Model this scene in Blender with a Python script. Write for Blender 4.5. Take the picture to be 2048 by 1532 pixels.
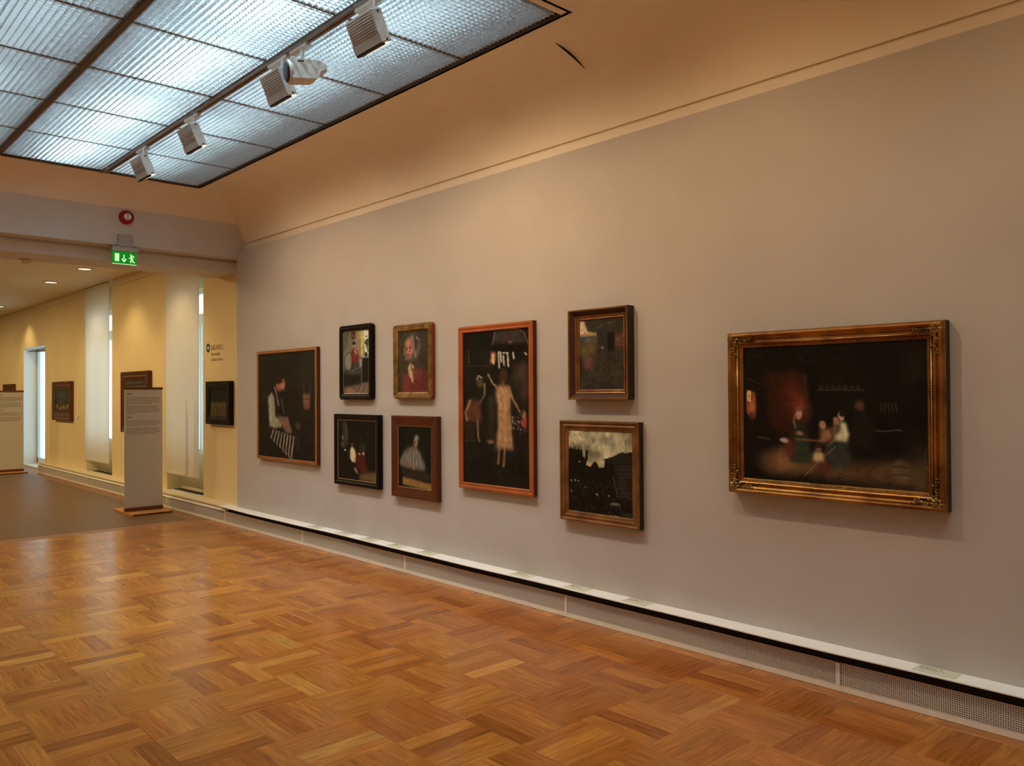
import bpy, bmesh, math, random
import numpy as np
from mathutils import Vector, Matrix

for o in list(bpy.data.objects):
    bpy.data.objects.remove(o)
S = bpy.context.scene
C = S.collection
RNG = random.Random(7)
NR = np.random.RandomState(11)

# ------------------------------------------------------------------ camera
CAM_H = 1.55
FPX, YAW, PITCH, ROLL = 1628.4, 0.7461, 0.01104, -0.00622
fw = Vector((math.sin(YAW) * math.cos(PITCH), math.cos(YAW) * math.cos(PITCH), math.sin(PITCH)))
rt = Vector((math.cos(YAW), -math.sin(YAW), 0))
up = rt.cross(fw)
r2 = rt * math.cos(ROLL) + up * math.sin(ROLL)
u2 = -rt * math.sin(ROLL) + up * math.cos(ROLL)
cam_d = bpy.data.cameras.new('camera')
cam = bpy.data.objects.new('camera', cam_d)
C.objects.link(cam)
cam_d.sensor_width = 36.0
cam_d.lens = 36.0 * FPX / 2048.0
cam_d.clip_start = 0.05
cam_d.clip_end = 200
cam.matrix_world = Matrix(((r2.x, u2.x, -fw.x, 0), (r2.y, u2.y, -fw.y, 0), (r2.z, u2.z, -fw.z, CAM_H), (0, 0, 0, 1)))
S.camera = cam
CP = Vector((0, 0, CAM_H))


def proj(p):
    v = Vector(p) - CP
    w = v.dot(fw)
    if w < 0.05:
        return None
    return (1024 + FPX * v.dot(r2) / w, 766 - FPX * v.dot(u2) / w)


# ------------------------------------------------------------------ world, lights, exposure
W = bpy.data.worlds.new('world')
S.world = W
W.use_nodes = True
bg = W.node_tree.nodes['Background']
bg.inputs[0].default_value = (0.66, 0.90, 1.0, 1)
bg.inputs[1].default_value = 2.3

S.view_settings.view_transform = 'Standard'
S.view_settings.look = 'None'
S.view_settings.gamma = 1.0
S.view_settings.use_curve_mapping = False
S.view_settings.exposure = 0.0

WARM = (1.0, 0.66, 0.34)
WARMY = (1.0, 0.73, 0.36)
COOL = (0.72, 0.92, 1.0)


def lamp(name, kind, loc, direction, energy, color, size=0.1, size_y=None, spot=None, blend=1.0):
    d = bpy.data.lights.new(name, kind)
    d.energy = energy
    d.color = color
    if kind == 'AREA':
        d.shape = 'RECTANGLE' if size_y else 'SQUARE'
        d.size = size
        if size_y:
            d.size_y = size_y
    else:
        d.shadow_soft_size = size
    if kind == 'SPOT':
        d.spot_size = math.radians(spot)
        d.spot_blend = blend
    o = bpy.data.objects.new(name, d)
    o.location = loc
    o.rotation_euler = Vector(direction).to_track_quat('-Z', 'Y').to_euler()
    C.objects.link(o)
    return o


HEAD_Y = [3.99, 5.10, 6.60, 7.76]          # the four wall-washer heads on the track
HEAD_W = [66, 60, 60, 52]
AIM = (0.60, 0, -0.80)
for y, e in zip(HEAD_Y, HEAD_W):
    lamp('washer_lamp', 'SPOT', (2.655, y, 3.545), AIM, e, WARM, 0.03, spot=128, blend=1.0)
for y, e in ((2.45, 54), (0.6, 34)):       # the track goes on above the viewer
    lamp('washer_lamp', 'SPOT', (2.655, y, 3.545), AIM, e, WARM, 0.03, spot=128, blend=1.0)
lamp('projector_lamp', 'SPOT', (2.66, 4.80, 3.60), (0.85, -0.25, -0.55), 12, WARM, 0.03, spot=70, blend=0.9)
for y in (-1.0, 2.0, 5.0, 8.0):            # added unseen lamps on the opposite wall, for warm bounce light
    lamp('washer_lamp', 'SPOT', (-1.6, y, 3.6), (-0.66, 0, -0.75), 88, WARM, 0.05, spot=140, blend=1.0)
# fluorescent tubes in the box above the louvres
for x, e in ((0.45, 10), (1.15, 11), (2.12, 41), (2.78, 18)):
    for y in (4.05, 5.40, 6.75, 8.05):
        lamp('tube_lamp', 'AREA', (x, y, 4.24), (0, 0, -1), e, COOL, 0.06, 1.15)
lamp('skylight_lamp', 'AREA', (1.8, -0.2, 3.79), (0, 0, -1), 46, COOL, 3.4, 5.4).data.spread = math.radians(105)    # the next luminous bay, above the viewer
# far room downlights (the first is hidden behind the beam)
DOWN = [(3.56, 11.30), (3.56, 13.23), (3.56, 15.15), (3.72, 20.0)]
for x, y in DOWN:
    lamp('downlight_lamp', 'SPOT', (x, y, 3.39), (0.12, 0, -1), 30, WARMY, 0.05, spot=112, blend=0.7)
for x, y in ((0.9, 11.6), (0.9, 14.5), (0.9, 18), (0.9, 22), (0.9, 27)):  # added wide fill lamps in unseen rows, brightening the far room
    lamp('downlight_lamp', 'SPOT', (x, y, 3.39), (0.25, 0, -1), 190, WARMY, 0.08, spot=165, blend=0.5)


# ------------------------------------------------------------------ materials
def L(c):
    """sRGB 0-255 to linear"""
    return tuple((v / 255 / 12.92 if v / 255 <= 0.04045 else ((v / 255 + 0.055) / 1.055) ** 2.4) for v in c)


def nodes_of(m):
    m.use_nodes = True
    return m.node_tree.nodes, m.node_tree.links, m.node_tree.nodes['Principled BSDF']


def mat(name, col, rough=0.6, metal=0.0, var=0.0, scale=6.0, bump=0.0, bscale=60.0, spec=0.4, stretch=(1, 1, 1), emit=None, estr=0.0, col2=None):
    m = bpy.data.materials.new(name)
    N, K, P = nodes_of(m)
    P.inputs['Base Color'].default_value = (*col, 1)
    P.inputs['Roughness'].default_value = rough
    P.inputs['Metallic'].default_value = metal
    P.inputs['Specular IOR Level'].default_value = spec
    if var or bump or col2:
        tc = N.new('ShaderNodeTexCoord')
        mp = N.new('ShaderNodeMapping')
        mp.inputs['Scale'].default_value = stretch
        K.new(tc.outputs['Object'], mp.inputs[0])
    if var or col2:
        n = N.new('ShaderNodeTexNoise')
        n.inputs['Scale'].default_value = scale
        n.inputs['Detail'].default_value = 5
        K.new(mp.outputs[0], n.inputs['Vector'])
        r = N.new('ShaderNodeValToRGB')
        a = col2 if col2 else tuple(c * (1 - var) for c in col)
        b = col if col2 else tuple(min(1, c * (1 + var)) for c in col)
        r.color_ramp.elements[0].color = (*a, 1)
        r.color_ramp.elements[1].color = (*b, 1)
        r.color_ramp.elements[0].position = 0.32
        r.color_ramp.elements[1].position = 0.68
        K.new(n.outputs[0], r.inputs[0])
        K.new(r.outputs[0], P.inputs['Base Color'])
    if bump:
        n2 = N.new('ShaderNodeTexNoise')
        n2.inputs['Scale'].default_value = bscale
        n2.inputs['Detail'].default_value = 4
        K.new(mp.outputs[0], n2.inputs['Vector'])
        b = N.new('ShaderNodeBump')
        b.inputs['Strength'].default_value = bump
        b.inputs['Distance'].default_value = 0.004
        K.new(n2.outputs[0], b.inputs['Height'])
        K.new(b.outputs[0], P.inputs['Normal'])
    if emit:
        P.inputs['Emission Color'].default_value = (*emit, 1)
        P.inputs['Emission Strength'].default_value = estr
    return m


def translucent(name, col, amount):
    m = bpy.data.materials.new(name)
    N, K, P = nodes_of(m)
    P.inputs['Base Color'].default_value = (*col, 1)
    P.inputs['Roughness'].default_value = 0.7
    t = N.new('ShaderNodeBsdfTranslucent')
    t.inputs[0].default_value = (*col, 1)
    mx = N.new('ShaderNodeMixShader')
    mx.inputs[0].default_value = amount
    K.new(P.outputs[0], mx.inputs[1])
    K.new(t.outputs[0], mx.inputs[2])
    K.new(mx.outputs[0], N['Material Output'].inputs[0])
    return m


def wood_attr(name, rough=0.3, grain=0.35):
    """floor wood: tone from the strip, grain along the strip's UV u"""
    m = bpy.data.materials.new(name)
    N, K, P = nodes_of(m)
    at = N.new('ShaderNodeAttribute')
    at.attribute_name = 'tone'
    uv = N.new('ShaderNodeUVMap')
    mp = N.new('ShaderNodeMapping')
    mp.inputs['Scale'].default_value = (5, 70, 1)
    K.new(uv.outputs[0], mp.inputs[0])
    n = N.new('ShaderNodeTexNoise')
    n.inputs['Scale'].default_value = 1.0
    n.inputs['Detail'].default_value = 6
    n.inputs['Distortion'].default_value = 0.6
    K.new(mp.outputs[0], n.inputs['Vector'])
    mr = N.new('ShaderNodeMapRange')
    mr.inputs[1].default_value = 0.3
    mr.inputs[2].default_value = 0.7
    mr.inputs[3].default_value = 1 - grain
    mr.inputs[4].default_value = 1 + grain * 0.6
    K.new(n.outputs[0], mr.inputs[0])
    vm = N.new('ShaderNodeVectorMath')
    vm.operation = 'SCALE'
    K.new(at.outputs['Color'], vm.inputs[0])
    K.new(mr.outputs[0], vm.inputs['Scale'])
    K.new(vm.outputs[0], P.inputs['Base Color'])
    P.inputs['Roughness'].default_value = rough
    P.inputs['Specular IOR Level'].default_value = 0.5
    b = N.new('ShaderNodeBump')
    b.inputs['Strength'].default_value = 0.012
    b.inputs['Distance'].default_value = 0.002
    K.new(n.outputs[0], b.inputs['Height'])
    K.new(b.outputs[0], P.inputs['Normal'])
    return m


def paint_mat():
    m = bpy.data.materials.new('oil_paint')
    N, K, P = nodes_of(m)
    at = N.new('ShaderNodeAttribute')
    at.attribute_name = 'paint'
    K.new(at.outputs['Color'], P.inputs['Base Color'])
    P.inputs['Roughness'].default_value = 0.55
    P.inputs['Specular IOR Level'].default_value = 0.1
    return m


M = {
    'gray_wall': mat('grey_wall_paint', (0.50, 0.475, 0.45), 0.85, var=0.035, scale=2.2, bump=0.08, bscale=180),
    'white_plaster': mat('white_plaster', (0.88, 0.79, 0.64), 0.85, var=0.03, scale=2.0, bump=0.06, bscale=120),
    'beam_white': mat('beam_white', (0.66, 0.63, 0.58), 0.8, var=0.03, scale=2.5),
    'yellow_wall': mat('cream_yellow_paint', (0.78, 0.64, 0.36), 0.85, var=0.03, scale=2.0, bump=0.05, bscale=150),
    'cream_trim': mat('cream_trim', (0.78, 0.68, 0.47), 0.6),
    'white_board': mat('white_board', (0.93, 0.93, 0.91), 0.5, var=0.02, scale=5),
    'rail_white': mat('rail_white', (0.86, 0.78, 0.65), 0.6),
    'dark_gap': mat('dark_gap', (0.028, 0.021, 0.012), 0.9),
    'heater_white': mat('heater_enamel', (0.82, 0.77, 0.66), 0.45),
    'mesh_wire': mat('mesh_enamel', (0.62, 0.59, 0.53), 0.5),
    'card': mat('caption_card', (0.66, 0.66, 0.52), 0.7),
    'ink': mat('ink', (0.02, 0.018, 0.015), 0.7),
    'ink_soft': mat('ink_soft', (0.16, 0.15, 0.11), 0.7),
    'louvre': translucent('louvre_acrylic', (0.70, 0.735, 0.75), 0.42),
    'box_white': mat('light_box_white', (0.85, 0.88, 0.90), 0.8),
    'tbar': mat('brown_bar', (0.11, 0.085, 0.065), 0.5),
    'track': mat('track_grey', (0.22, 0.19, 0.165), 0.4),
    'black': mat('black_plastic', (0.012, 0.012, 0.012), 0.5),
    'head_white': mat('lamp_white', (0.66, 0.64, 0.60), 0.4),
    'head_shaded': mat('heat_sink_shaded', (0.40, 0.375, 0.33), 0.5),  # darkened in colour for the ribbed face turned away from the light
    'lens': mat('lit_lens', (1, 0.9, 0.7), 0.4, emit=(1, 0.78, 0.5), estr=2.2),
    'red': mat('alarm_red', L((150, 20, 24)), 0.4),
    'white': mat('white_plastic', (0.85, 0.85, 0.83), 0.4),
    'grey_plastic': mat('grey_plastic', (0.42, 0.40, 0.37), 0.5),
    'exit_green': mat('exit_green', L((0, 120, 30)), 0.4, emit=L((0, 120, 25)), estr=0.85),
    'exit_white': mat('exit_white', (0.8, 0.95, 0.7), 0.4, emit=L((175, 250, 165)), estr=0.85),
    'blind': translucent('blind_fabric', (0.84, 0.81, 0.74), 0.32),
    'blind_dim': translucent('blind_fabric_dim', (0.74, 0.68, 0.57), 0.14),  # dimmer copy of the blind fabric, weaker light put into its colour
    'window_white': mat('window_white', (0.75, 0.76, 0.74), 0.5),
    'stand_panel': translucent('stand_panel', (0.72, 0.70, 0.64), 0.12),
    'stand_wood': mat('stand_wood', L((196, 140, 74)), 0.45, var=0.18, scale=3, stretch=(2, 14, 14)),
    'stand_dark': mat('stand_dark_edge', L((110, 62, 32)), 0.5, var=0.12, scale=4, stretch=(2, 14, 14)),
    'floor_sub': mat('floor_joint', (0.12, 0.05, 0.016), 0.8),
    'parquet': wood_attr('oak_parquet', 0.21, 0.36),
    'far_floor': mat('dark_old_floor', (0.165, 0.090, 0.036), 0.42, var=0.22, scale=2.5, stretch=(1.2, 9, 1)),
    'border_floor': mat('border_oak', (0.30, 0.145, 0.062), 0.4, var=0.15, scale=3, stretch=(1.5, 8, 1)),
    'gold': mat('gold_leaf', (0.44, 0.215, 0.055), 0.33, 0.85, scale=7, col2=(0.17, 0.068, 0.017), bump=0.12, bscale=45),
    'gold_bright': mat('gold_bright', (0.78, 0.52, 0.20), 0.26, 0.9, scale=14, col2=(0.45, 0.24, 0.07)),
    'gold_green': mat('aged_gold', (0.42, 0.28, 0.10), 0.42, 0.75, scale=12, col2=(0.17, 0.105, 0.035), bump=0.1, bscale=50),
    'light_wood': mat('gilt_pale_wood', L((150, 98, 46)), 0.45, var=0.18, scale=4, stretch=(3, 3, 3)),
    'orange_wood': mat('orange_wood', L((162, 86, 38)), 0.38, var=0.14, scale=5),
    'red_wood': mat('red_wood', L((128, 58, 28)), 0.45, var=0.12, scale=5),
    'scoop_shade_brown': mat('scoop_shade_brown', L((66, 36, 18)), 0.5, var=0.15, scale=8),  # brown darkened to carry the shade inside the scoop
    'brown_wood': mat('brown_wood', L((116, 66, 30)), 0.4, var=0.2, scale=6),
    'gilt_brown': mat('gilt_brown', (0.30, 0.145, 0.048), 0.36, 0.45, scale=8, col2=(0.15, 0.068, 0.025)),
    'mahogany': mat('mahogany', L((82, 37, 17)), 0.42, var=0.16, scale=5),
    'ebony': mat('black_frame', (0.006, 0.005, 0.004), 0.4, spec=0.15),
    'dark_side': mat('dark_frame_side', (0.022, 0.016, 0.009), 0.6),
    'old_brown': mat('old_brown_frame', L((88, 50, 22)), 0.5, var=0.2, scale=8),
    'fillet': mat('pale_fillet', L((150, 120, 82)), 0.4),
    'canvas': paint_mat(),
    'fabric_edge': mat('blind_bar', (0.72, 0.66, 0.5), 0.5),
    'steel': mat('steel', (0.5, 0.5, 0.48), 0.35, 0.8),
}
gl = bpy.data.materials.new('window_glass')
N, K, P = nodes_of(gl)
P.inputs['Base Color'].default_value = (0.9, 0.97, 0.97, 1)
P.inputs['Roughness'].default_value = 0.25
P.inputs['Transmission Weight'].default_value = 1.0
P.inputs['IOR'].default_value = 1.1
M['glass'] = gl


# ------------------------------------------------------------------ mesh helpers
class MB:
    def __init__(self):
        self.v = []
        self.f = []
        self.uv = []
        self.tone = []

    def face(self, pts):
        n = len(self.v)
        self.v += [tuple(p) for p in pts]
        self.f.append(tuple(range(n, n + len(pts))))

    def box(self, x0, x1, y0, y1, z0, z1, T=None):
        n = len(self.v)
        P = [(x0, y0, z0), (x1, y0, z0), (x1, y1, z0), (x0, y1, z0), (x0, y0, z1), (x1, y0, z1), (x1, y1, z1), (x0, y1, z1)]
        if T:
            P = [tuple(T @ Vector(p)) for p in P]
        self.v += P
        for q in ((0, 3, 2, 1), (4, 5, 6, 7), (0, 1, 5, 4), (1, 2, 6, 5), (2, 3, 7, 6), (3, 0, 4, 7)):
            self.f.append(tuple(n + i for i in q))
        return n

    def prism(self, pts, a, b, axis):
        """extrude a 2-D polygon along an axis: pts are the other two coords in cyclic order"""
        n = len(self.v)
        k = len(pts)

        def mk(p, t):
            return {'x': (t, p[0], p[1]), 'y': (p[0], t, p[1]), 'z': (p[0], p[1], t)}[axis]
        self.v += [mk(p, a) for p in pts] + [mk(p, b) for p in pts]
        self.f.append(tuple(range(n + k - 1, n - 1, -1)))
        self.f.append(tuple(range(n + k, n + 2 * k)))
        for i in range(k):
            j = (i + 1) % k
            self.f.append((n + i, n + j, n + k + j, n + k + i))

    def tube(self, p0, p1, r0, r1=None, n=16, cap=True):
        r1 = r0 if r1 is None else r1
        p0, p1 = Vector(p0), Vector(p1)
        d = (p1 - p0).normalized()
        a = d.orthogonal().normalized()
        b = d.cross(a)
        s = len(self.v)
        for p, r in ((p0, r0), (p1, r1)):
            for i in range(n):
                t = 2 * math.pi * i / n
                self.v.append(tuple(p + a * (r * math.cos(t)) + b * (r * math.sin(t))))
        for i in range(n):
            j = (i + 1) % n
            self.f.append((s + i, s + j, s + n + j, s + n + i))
        if cap:
            self.f.append(tuple(range(s + n - 1, s - 1, -1)))
            self.f.append(tuple(range(s + n, s + 2 * n)))

    def lathe(self, prof, origin, axis, n=32):
        """prof = [(r, h)], turned about axis through origin"""
        o = Vector(origin)
        d = Vector(axis).normalized()
        a = d.orthogonal().normalized()
        b = d.cross(a)
        s = len(self.v)
        for r, h in prof:
            for i in range(n):
                t = 2 * math.pi * i / n
                self.v.append(tuple(o + d * h + a * (r * math.cos(t)) + b * (r * math.sin(t))))
        for k in range(len(prof) - 1):
            for i in range(n):
                j = (i + 1) % n
                self.f.append((s + k * n + i, s + k * n + j, s + (k + 1) * n + j, s + (k + 1) * n + i))

    def build(self, name, m, parent=None, smooth=False, loc=None, bevel=0.0, recalc=True):
        me = bpy.data.meshes.new(name)
        me.from_pydata(self.v, [], self.f)
        if recalc:
            bm = bmesh.new()
            bm.from_mesh(me)
            bmesh.ops.recalc_face_normals(bm, faces=bm.faces)
            if bevel:
                bmesh.ops.bevel(bm, geom=list(bm.edges), offset=bevel, segments=2, affect='EDGES', clamp_overlap=True)
            bm.to_mesh(me)
            bm.free()
        if smooth:
            me.polygons.foreach_set('use_smooth', [True] * len(me.polygons))
        me.materials.append(M[m] if isinstance(m, str) else m)
        o = bpy.data.objects.new(name, me)
        C.objects.link(o)
        if parent:
            o.parent = parent
            if loc is None:      # vertices are given in world space: keep them there
                o.matrix_parent_inverse = parent.matrix_basis.inverted()
        if loc is not None:
            o.location = loc
        return o


def thing(name, label, cat, loc, group=None):
    o = bpy.data.objects.new(name, None)
    o.empty_display_size = 0.05
    o.location = loc
    C.objects.link(o)
    o['label'] = label
    o['category'] = cat
    if group:
        o['group'] = group
    return o


def tag(o, label, cat, group=None):
    o['label'] = label
    o['category'] = cat
    if group:
        o['group'] = group
    return o


def struct(o, label=None):
    o['kind'] = 'structure'
    if label:
        o['label'] = label
    return o


def bx(name, m, b, parent=None, bevel=0.0):
    mb = MB()
    mb.box(*b)
    return mb.build(name, m, parent, bevel=bevel)


# ================================================================== ROOM SHELL
XW = 4.173        # face of the grey gallery wall
XO = 4.28         # original wall behind it and face of the cream far-room wall
ZC = 3.81         # gallery ceiling
YB = 9.35         # front of the beam
XL, YN, YE = -3.6, -3.0, 33.0
COL = [-0.24, 0.70, 1.64, 2.57, 3.52]
ROW0, ROWP, NROW = 3.38, 0.9133, 6
ROWS = [ROW0 + ROWP * i for i in range(NROW + 1)]

# grey wall
struct(bx('wall_right', 'gray_wall', (XW, XO, YN, 9.335, 0.2, 3.238)), 'grey painted gallery wall hung with paintings')


# original wall / cream far wall with its three openings
wm = MB()
XB = 4.62
W1 = (10.60, 11.90)
W2 = (14.37, 15.80)
W3 = (18.67, 20.515)
for y0, y1 in ((9.45, W1[0]), (W1[1], W2[0]), (W2[1], W3[0]), (W3[1], YE)):
    wm.box(XO, XB, y0, y1, 0.0, 3.43)
wm.box(XO, XB, W1[0], W1[1], 0.0, 0.19)
wm.box(XO, XB, W2[0], W2[1], 0.0, 0.19)
wm.box(XO + 0.20, XB, W1[0], W1[1], 0.19, 0.72)
wm.box(XO + 0.20, XB, W2[0], W2[1], 0.19, 0.72)
wm.box(XO + 0.16, XB, W1[0], W1[1], 3.0, 3.43)
wm.box(XO + 0.16, XB, W2[0], W2[1], 3.0, 3.43)
wm.box(XO, XB, W3[0], W3[1], 2.57, 3.43)
struct(wm.build('wall_right', 'yellow_wall'), 'cream yellow wall of the far room with tall window recesses')
um = MB()
um.box(XO, XB, YN, 9.45, 0.0, 3.9)
struct(um.build('wall_right', 'white_plaster'), 'white plaster wall above the grey gallery wall')
struct(bx('wall_left', 'white_plaster', (XL - 0.2, XL, YN, YE, 0, 4.2)), 'white wall opposite the paintings')
struct(bx('wall_back', 'white_plaster', (XL, XB, YN - 0.2, YN, 0, 4.2)), 'white wall behind the viewer')
struct(bx('wall_end', 'yellow_wall', (XL, XB, YE, YE + 0.2, 0, 3.6)), 'cream wall closing the far room')

# picture rail of the gallery: a light strip with a shadow gap above
tm = MB()
tm.prism([(4.258, 3.22), (4.258, 3.326), (4.262, 3.330), (XO + 0.02, 3.330), (XO + 0.02, 3.22)], YN, 9.34, 'y')
t1 = struct(tm.build('trim_1', 'rail_white'), 'cream picture rail along the top of the grey wall')


# ceiling with coves towards the right wall and the beam, opening for the louvres
A_, B_, CX, CY, CZ = 0.496, 0.464, 3.763, 8.918, 3.346


def zc(x, y):
    fx = ZC if x <= CX else CZ + B_ * math.sqrt(max(0, 1 - ((x - CX) / A_) ** 2))
    fy = ZC if y <= CY else CZ + B_ * math.sqrt(max(0, 1 - ((y - CY) / A_) ** 2))
    return min(fx, fy)


ox0, ox1, oy0, oy1 = COL[0] - 0.03, COL[-1] + 0.012, ROWS[0] - 0.07, ROWS[-1] + 0.012
xs = [XL, -2, ox0, COL[1], COL[2], COL[3], ox1, 3.6, 3.7] + [CX + A_ * math.sin(t * math.pi / 2 / 26) for t in range(27)]
ys = [YN, 0, 2, oy0] + [oy0 + (oy1 - oy0) * i / 12 for i in range(1, 12)] + [oy1] + [CY + 0.432 * i / 22 for i in range(0, 23)]
cm = MB()
idx = {}
for j, y in enumerate(ys):
    for i, x in enumerate(xs):
        idx[i, j] = len(cm.v)
        cm.v.append((x, y, zc(x, y)))
for j in range(len(ys) - 1):
    for i in range(len(xs) - 1):
        if xs[i] >= ox0 - 1e-6 and xs[i + 1] <= ox1 + 1e-6 and ys[j] >= oy0 - 1e-6 and ys[j + 1] <= oy1 + 1e-6:
            continue
        cm.f.append((idx[i, j], idx[i, j + 1], idx[i + 1, j + 1], idx[i + 1, j]))
ceil = struct(cm.build('ceiling', 'white_plaster', smooth=True, recalc=False), 'white coved gallery ceiling')
lp = MB()
lp.box(CX + A_ - 0.0005, XO + 0.005, YN, 9.35, CZ, CZ + 0.004)
lp.build('cove_lip', 'white_plaster', ceil)
# inner edge of the opening
em = MB()
em.box(ox0 - 0.02, ox0, oy0, oy1, ZC, ZC + 0.12)
em.box(ox1, ox1 + 0.02, oy0, oy1, ZC, ZC + 0.12)
em.box(ox0 - 0.02, ox1 + 0.02, oy0 - 0.02, oy0, ZC, ZC + 0.12)
em.box(ox0 - 0.02, ox1 + 0.02, oy1, oy1 + 0.02, ZC, ZC + 0.12)
em.build('opening_edge', 'tbar', ceil)
# strips above the joints keep the tubes' light from leaking past the panels
for x0_, x1_, y0_, y1_ in ((COL[1] - 0.05, COL[1] + 0.05, oy0, oy1), (COL[2] - 0.05, COL[2] + 0.05, oy0, oy1), (COL[3] - 0.05, COL[3] + 0.07, oy0, oy1),
                           (ox1 - 0.045, ox1, oy0, oy1), (ox0, ox1, oy1 - 0.05, oy1), (ox0, ox1, oy0, ROWS[0] + 0.04)):
    bx('cover_strip', 'box_white', (x0_, x1_, y0_, y1_, ZC + 0.058, ZC + 0.064), ceil)
# near border of the opening: a flat brown strip with a groove
bx('border_strip', 'white_plaster', (ox0, ox1, ROWS[0] - 0.068, ROWS[0] - 0.014, ZC + 0.004, ZC + 0.02), ceil)
# the light box above
lb = MB()
lb.box(ox0 - 0.05, ox0 - 0.02, oy0, oy1, ZC + 0.1, 4.42)
lb.box(ox1 + 0.02, ox1 + 0.05, oy0, oy1, ZC + 0.1, 4.42)
lb.box(ox0, ox1, oy0 - 0.05, oy0 - 0.02, ZC + 0.1, 4.42)
lb.box(ox0, ox1, oy1 + 0.02, oy1 + 0.05, ZC + 0.1, 4.42)
lb.box(ox0 - 0.05, ox1 + 0.05, oy0 - 0.05, oy1 + 0.05, 4.42, 4.45)
lb.build('light_box', 'box_white', ceil)

# beam with its step
bm_ = MB()
bm_.prism([(YB, 3.168), (YB, 3.95), (10.12, 3.95), (10.12, 3.02), (9.55, 3.02), (9.55, 3.14), (9.575, 3.14), (9.575, 3.168)], XL, XO, 'x')
struct(bm_.build('beam', 'beam_white'), 'white stepped beam over the opening to the far room')
# far room ceiling
struct(bx('ceiling', 'cream_trim', (XL, XB, 10.12, YE, 3.43, 3.6)), 'cream flat ceiling of the far room')
# hanging rail below the far ceiling, in separate lengths
for y0, y1 in ((11.9, 14.33), (15.78, 18.6), (20.6, 27.0)):
    struct(bx('trim_2', 'cream_trim', (4.255, 4.281, y0, y1, 3.325, 3.352)), 'slim hanging rail below the far ceiling')

# ================================================================== FLOOR
fl = struct(bx('floor', 'floor_sub', (XL, 4.3, YN, 9.885, -0.06, -0.014)), 'oak parquet floor laid in a basket weave')
BP = 0.3857
GX0, GY0 = 0.918, 4.165      # a corner of the weave
strips = []
for i in range(-12, 9):
    for j in range(-18, 15):
        x0, y0 = GX0 + i * BP, GY0 + j * BP
        along_y = (i + j) % 2 == 0
        for k in range(4):
            w = BP / 4
            if along_y:
                b = [x0 + k * w, x0 + (k + 1) * w, y0, y0 + BP]
            else:
                b = [x0, x0 + BP, y0 + k * w, y0 + (k + 1) * w]
            b = [max(b[0], XL), min(b[1], 4.085), max(b[2], YN), min(b[3], 9.884)]
            if b[1] - b[0] < 0.01 or b[3] - b[2] < 0.01:
                continue
            strips.append((b, along_y))
TONES = [L(c) for c in ((180, 110, 40), (187, 116, 44), (172, 101, 36), (193, 124, 50), (176, 108, 40), (160, 91, 32), (183, 114, 46), (202, 138, 62))]
TW = [5, 5, 5, 3, 4, 3, 4, 1]


def strip_mesh(mb, b, along_y):
    g = 0.0002
    x0, x1, y0, y1 = b[0] + g, b[1] - g, b[2] + g, b[3] - g
    h = RNG.uniform(-0.0003, 0.0003)
    c = 0.0005
    n = len(mb.v)
    mb.v += [(x0, y0, -0.014), (x1, y0, -0.014), (x1, y1, -0.014), (x0, y1, -0.014),
             (x0, y0, h - c), (x1, y0, h - c), (x1, y1, h - c), (x0, y1, h - c),
             (x0 + c, y0 + c, h), (x1 - c, y0 + c, h), (x1 - c, y1 - c, h), (x0 + c, y1 - c, h)]
    fs = [(8, 9, 10, 11)]
    for i in range(4):
        j = (i + 1) % 4
        fs.append((i, j, 4 + j, 4 + i))
        fs.append((4 + i, 4 + j, 8 + j, 8 + i))
    t = RNG.choices(TONES, TW)[0]
    q = RNG.uniform(0.78, 0.96)
    t = (t[0] * q, t[1] * q * RNG.uniform(0.90, 0.98), t[2] * q * 0.85, 1)
    ou, ov = RNG.uniform(0, 50), RNG.uniform(0, 50)
    for f in fs:
        mb.f.append(tuple(n + k for k in f))
        for k in f:
            x, y, z = mb.v[n + k]
            u, v = (y, x) if along_y else (x, y)
            mb.uv.append((u + ou, v + ov))
    mb.tone += [t] * 12


def strip_obj(name, mb, parent):
    me = bpy.data.meshes.new(name)
    me.from_pydata(mb.v, [], mb.f)
    uvl = me.uv_layers.new(name='UVMap')
    uvl.data.foreach_set('uv', [c for p in mb.uv for c in p])
    at = me.color_attributes.new('tone', 'FLOAT_COLOR', 'POINT')
    at.data.foreach_set('color', [c for p in mb.tone for c in p])
    me.materials.append(M['parquet'])
    o = bpy.data.objects.new(name, me)
    C.objects.link(o)
    o.parent = parent
    return o


def screen_area(b):
    ps = [proj(p) for p in ((b[0], b[2], 0), (b[1], b[2], 0), (b[1], b[3], 0), (b[0], b[3], 0))]
    if any(p is None for p in ps):
        return 0
    cx, cy = sum(p[0] for p in ps) / 4, sum(p[1] for p in ps) / 4
    if not (-5 < cx < 2053 and 0 < cy < 1535):
        return 0
    return 0.5 * abs(sum(ps[i][0] * ps[(i + 1) % 4][1] - ps[(i + 1) % 4][0] * ps[i][1] for i in range(4)))


order = sorted(range(len(strips)), key=lambda i: -screen_area(strips[i][0]))
single = set(order[:300])
rest = MB()
for i, (b, ay) in enumerate(strips):
    if i in single:
        one = MB()
        strip_mesh(one, b, ay)
        strip_obj('floor_strip', one, fl)
    else:
        strip_mesh(rest, b, ay)
ro = strip_obj('parquet_field', rest, fl)
ro['kind'] = 'stuff'

# far room floor: dark field inside an oak border
f2 = struct(bx('floor', 'border_floor', (XL, 4.3, 9.885, YE, -0.06, -0.001)), 'oak border of the far room floor')
planks = MB()
yy = 10.12
while yy < 24:
    planks.box(XL, 3.90, yy + 0.002, yy + 0.118, -0.02, 0.0012)
    yy += 0.12
planks.box(XL, 3.90, yy, YE, -0.02, 0.0012)
pk = planks.build('plank_field', 'far_floor', f2)
pk['kind'] = 'stuff'

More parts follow.
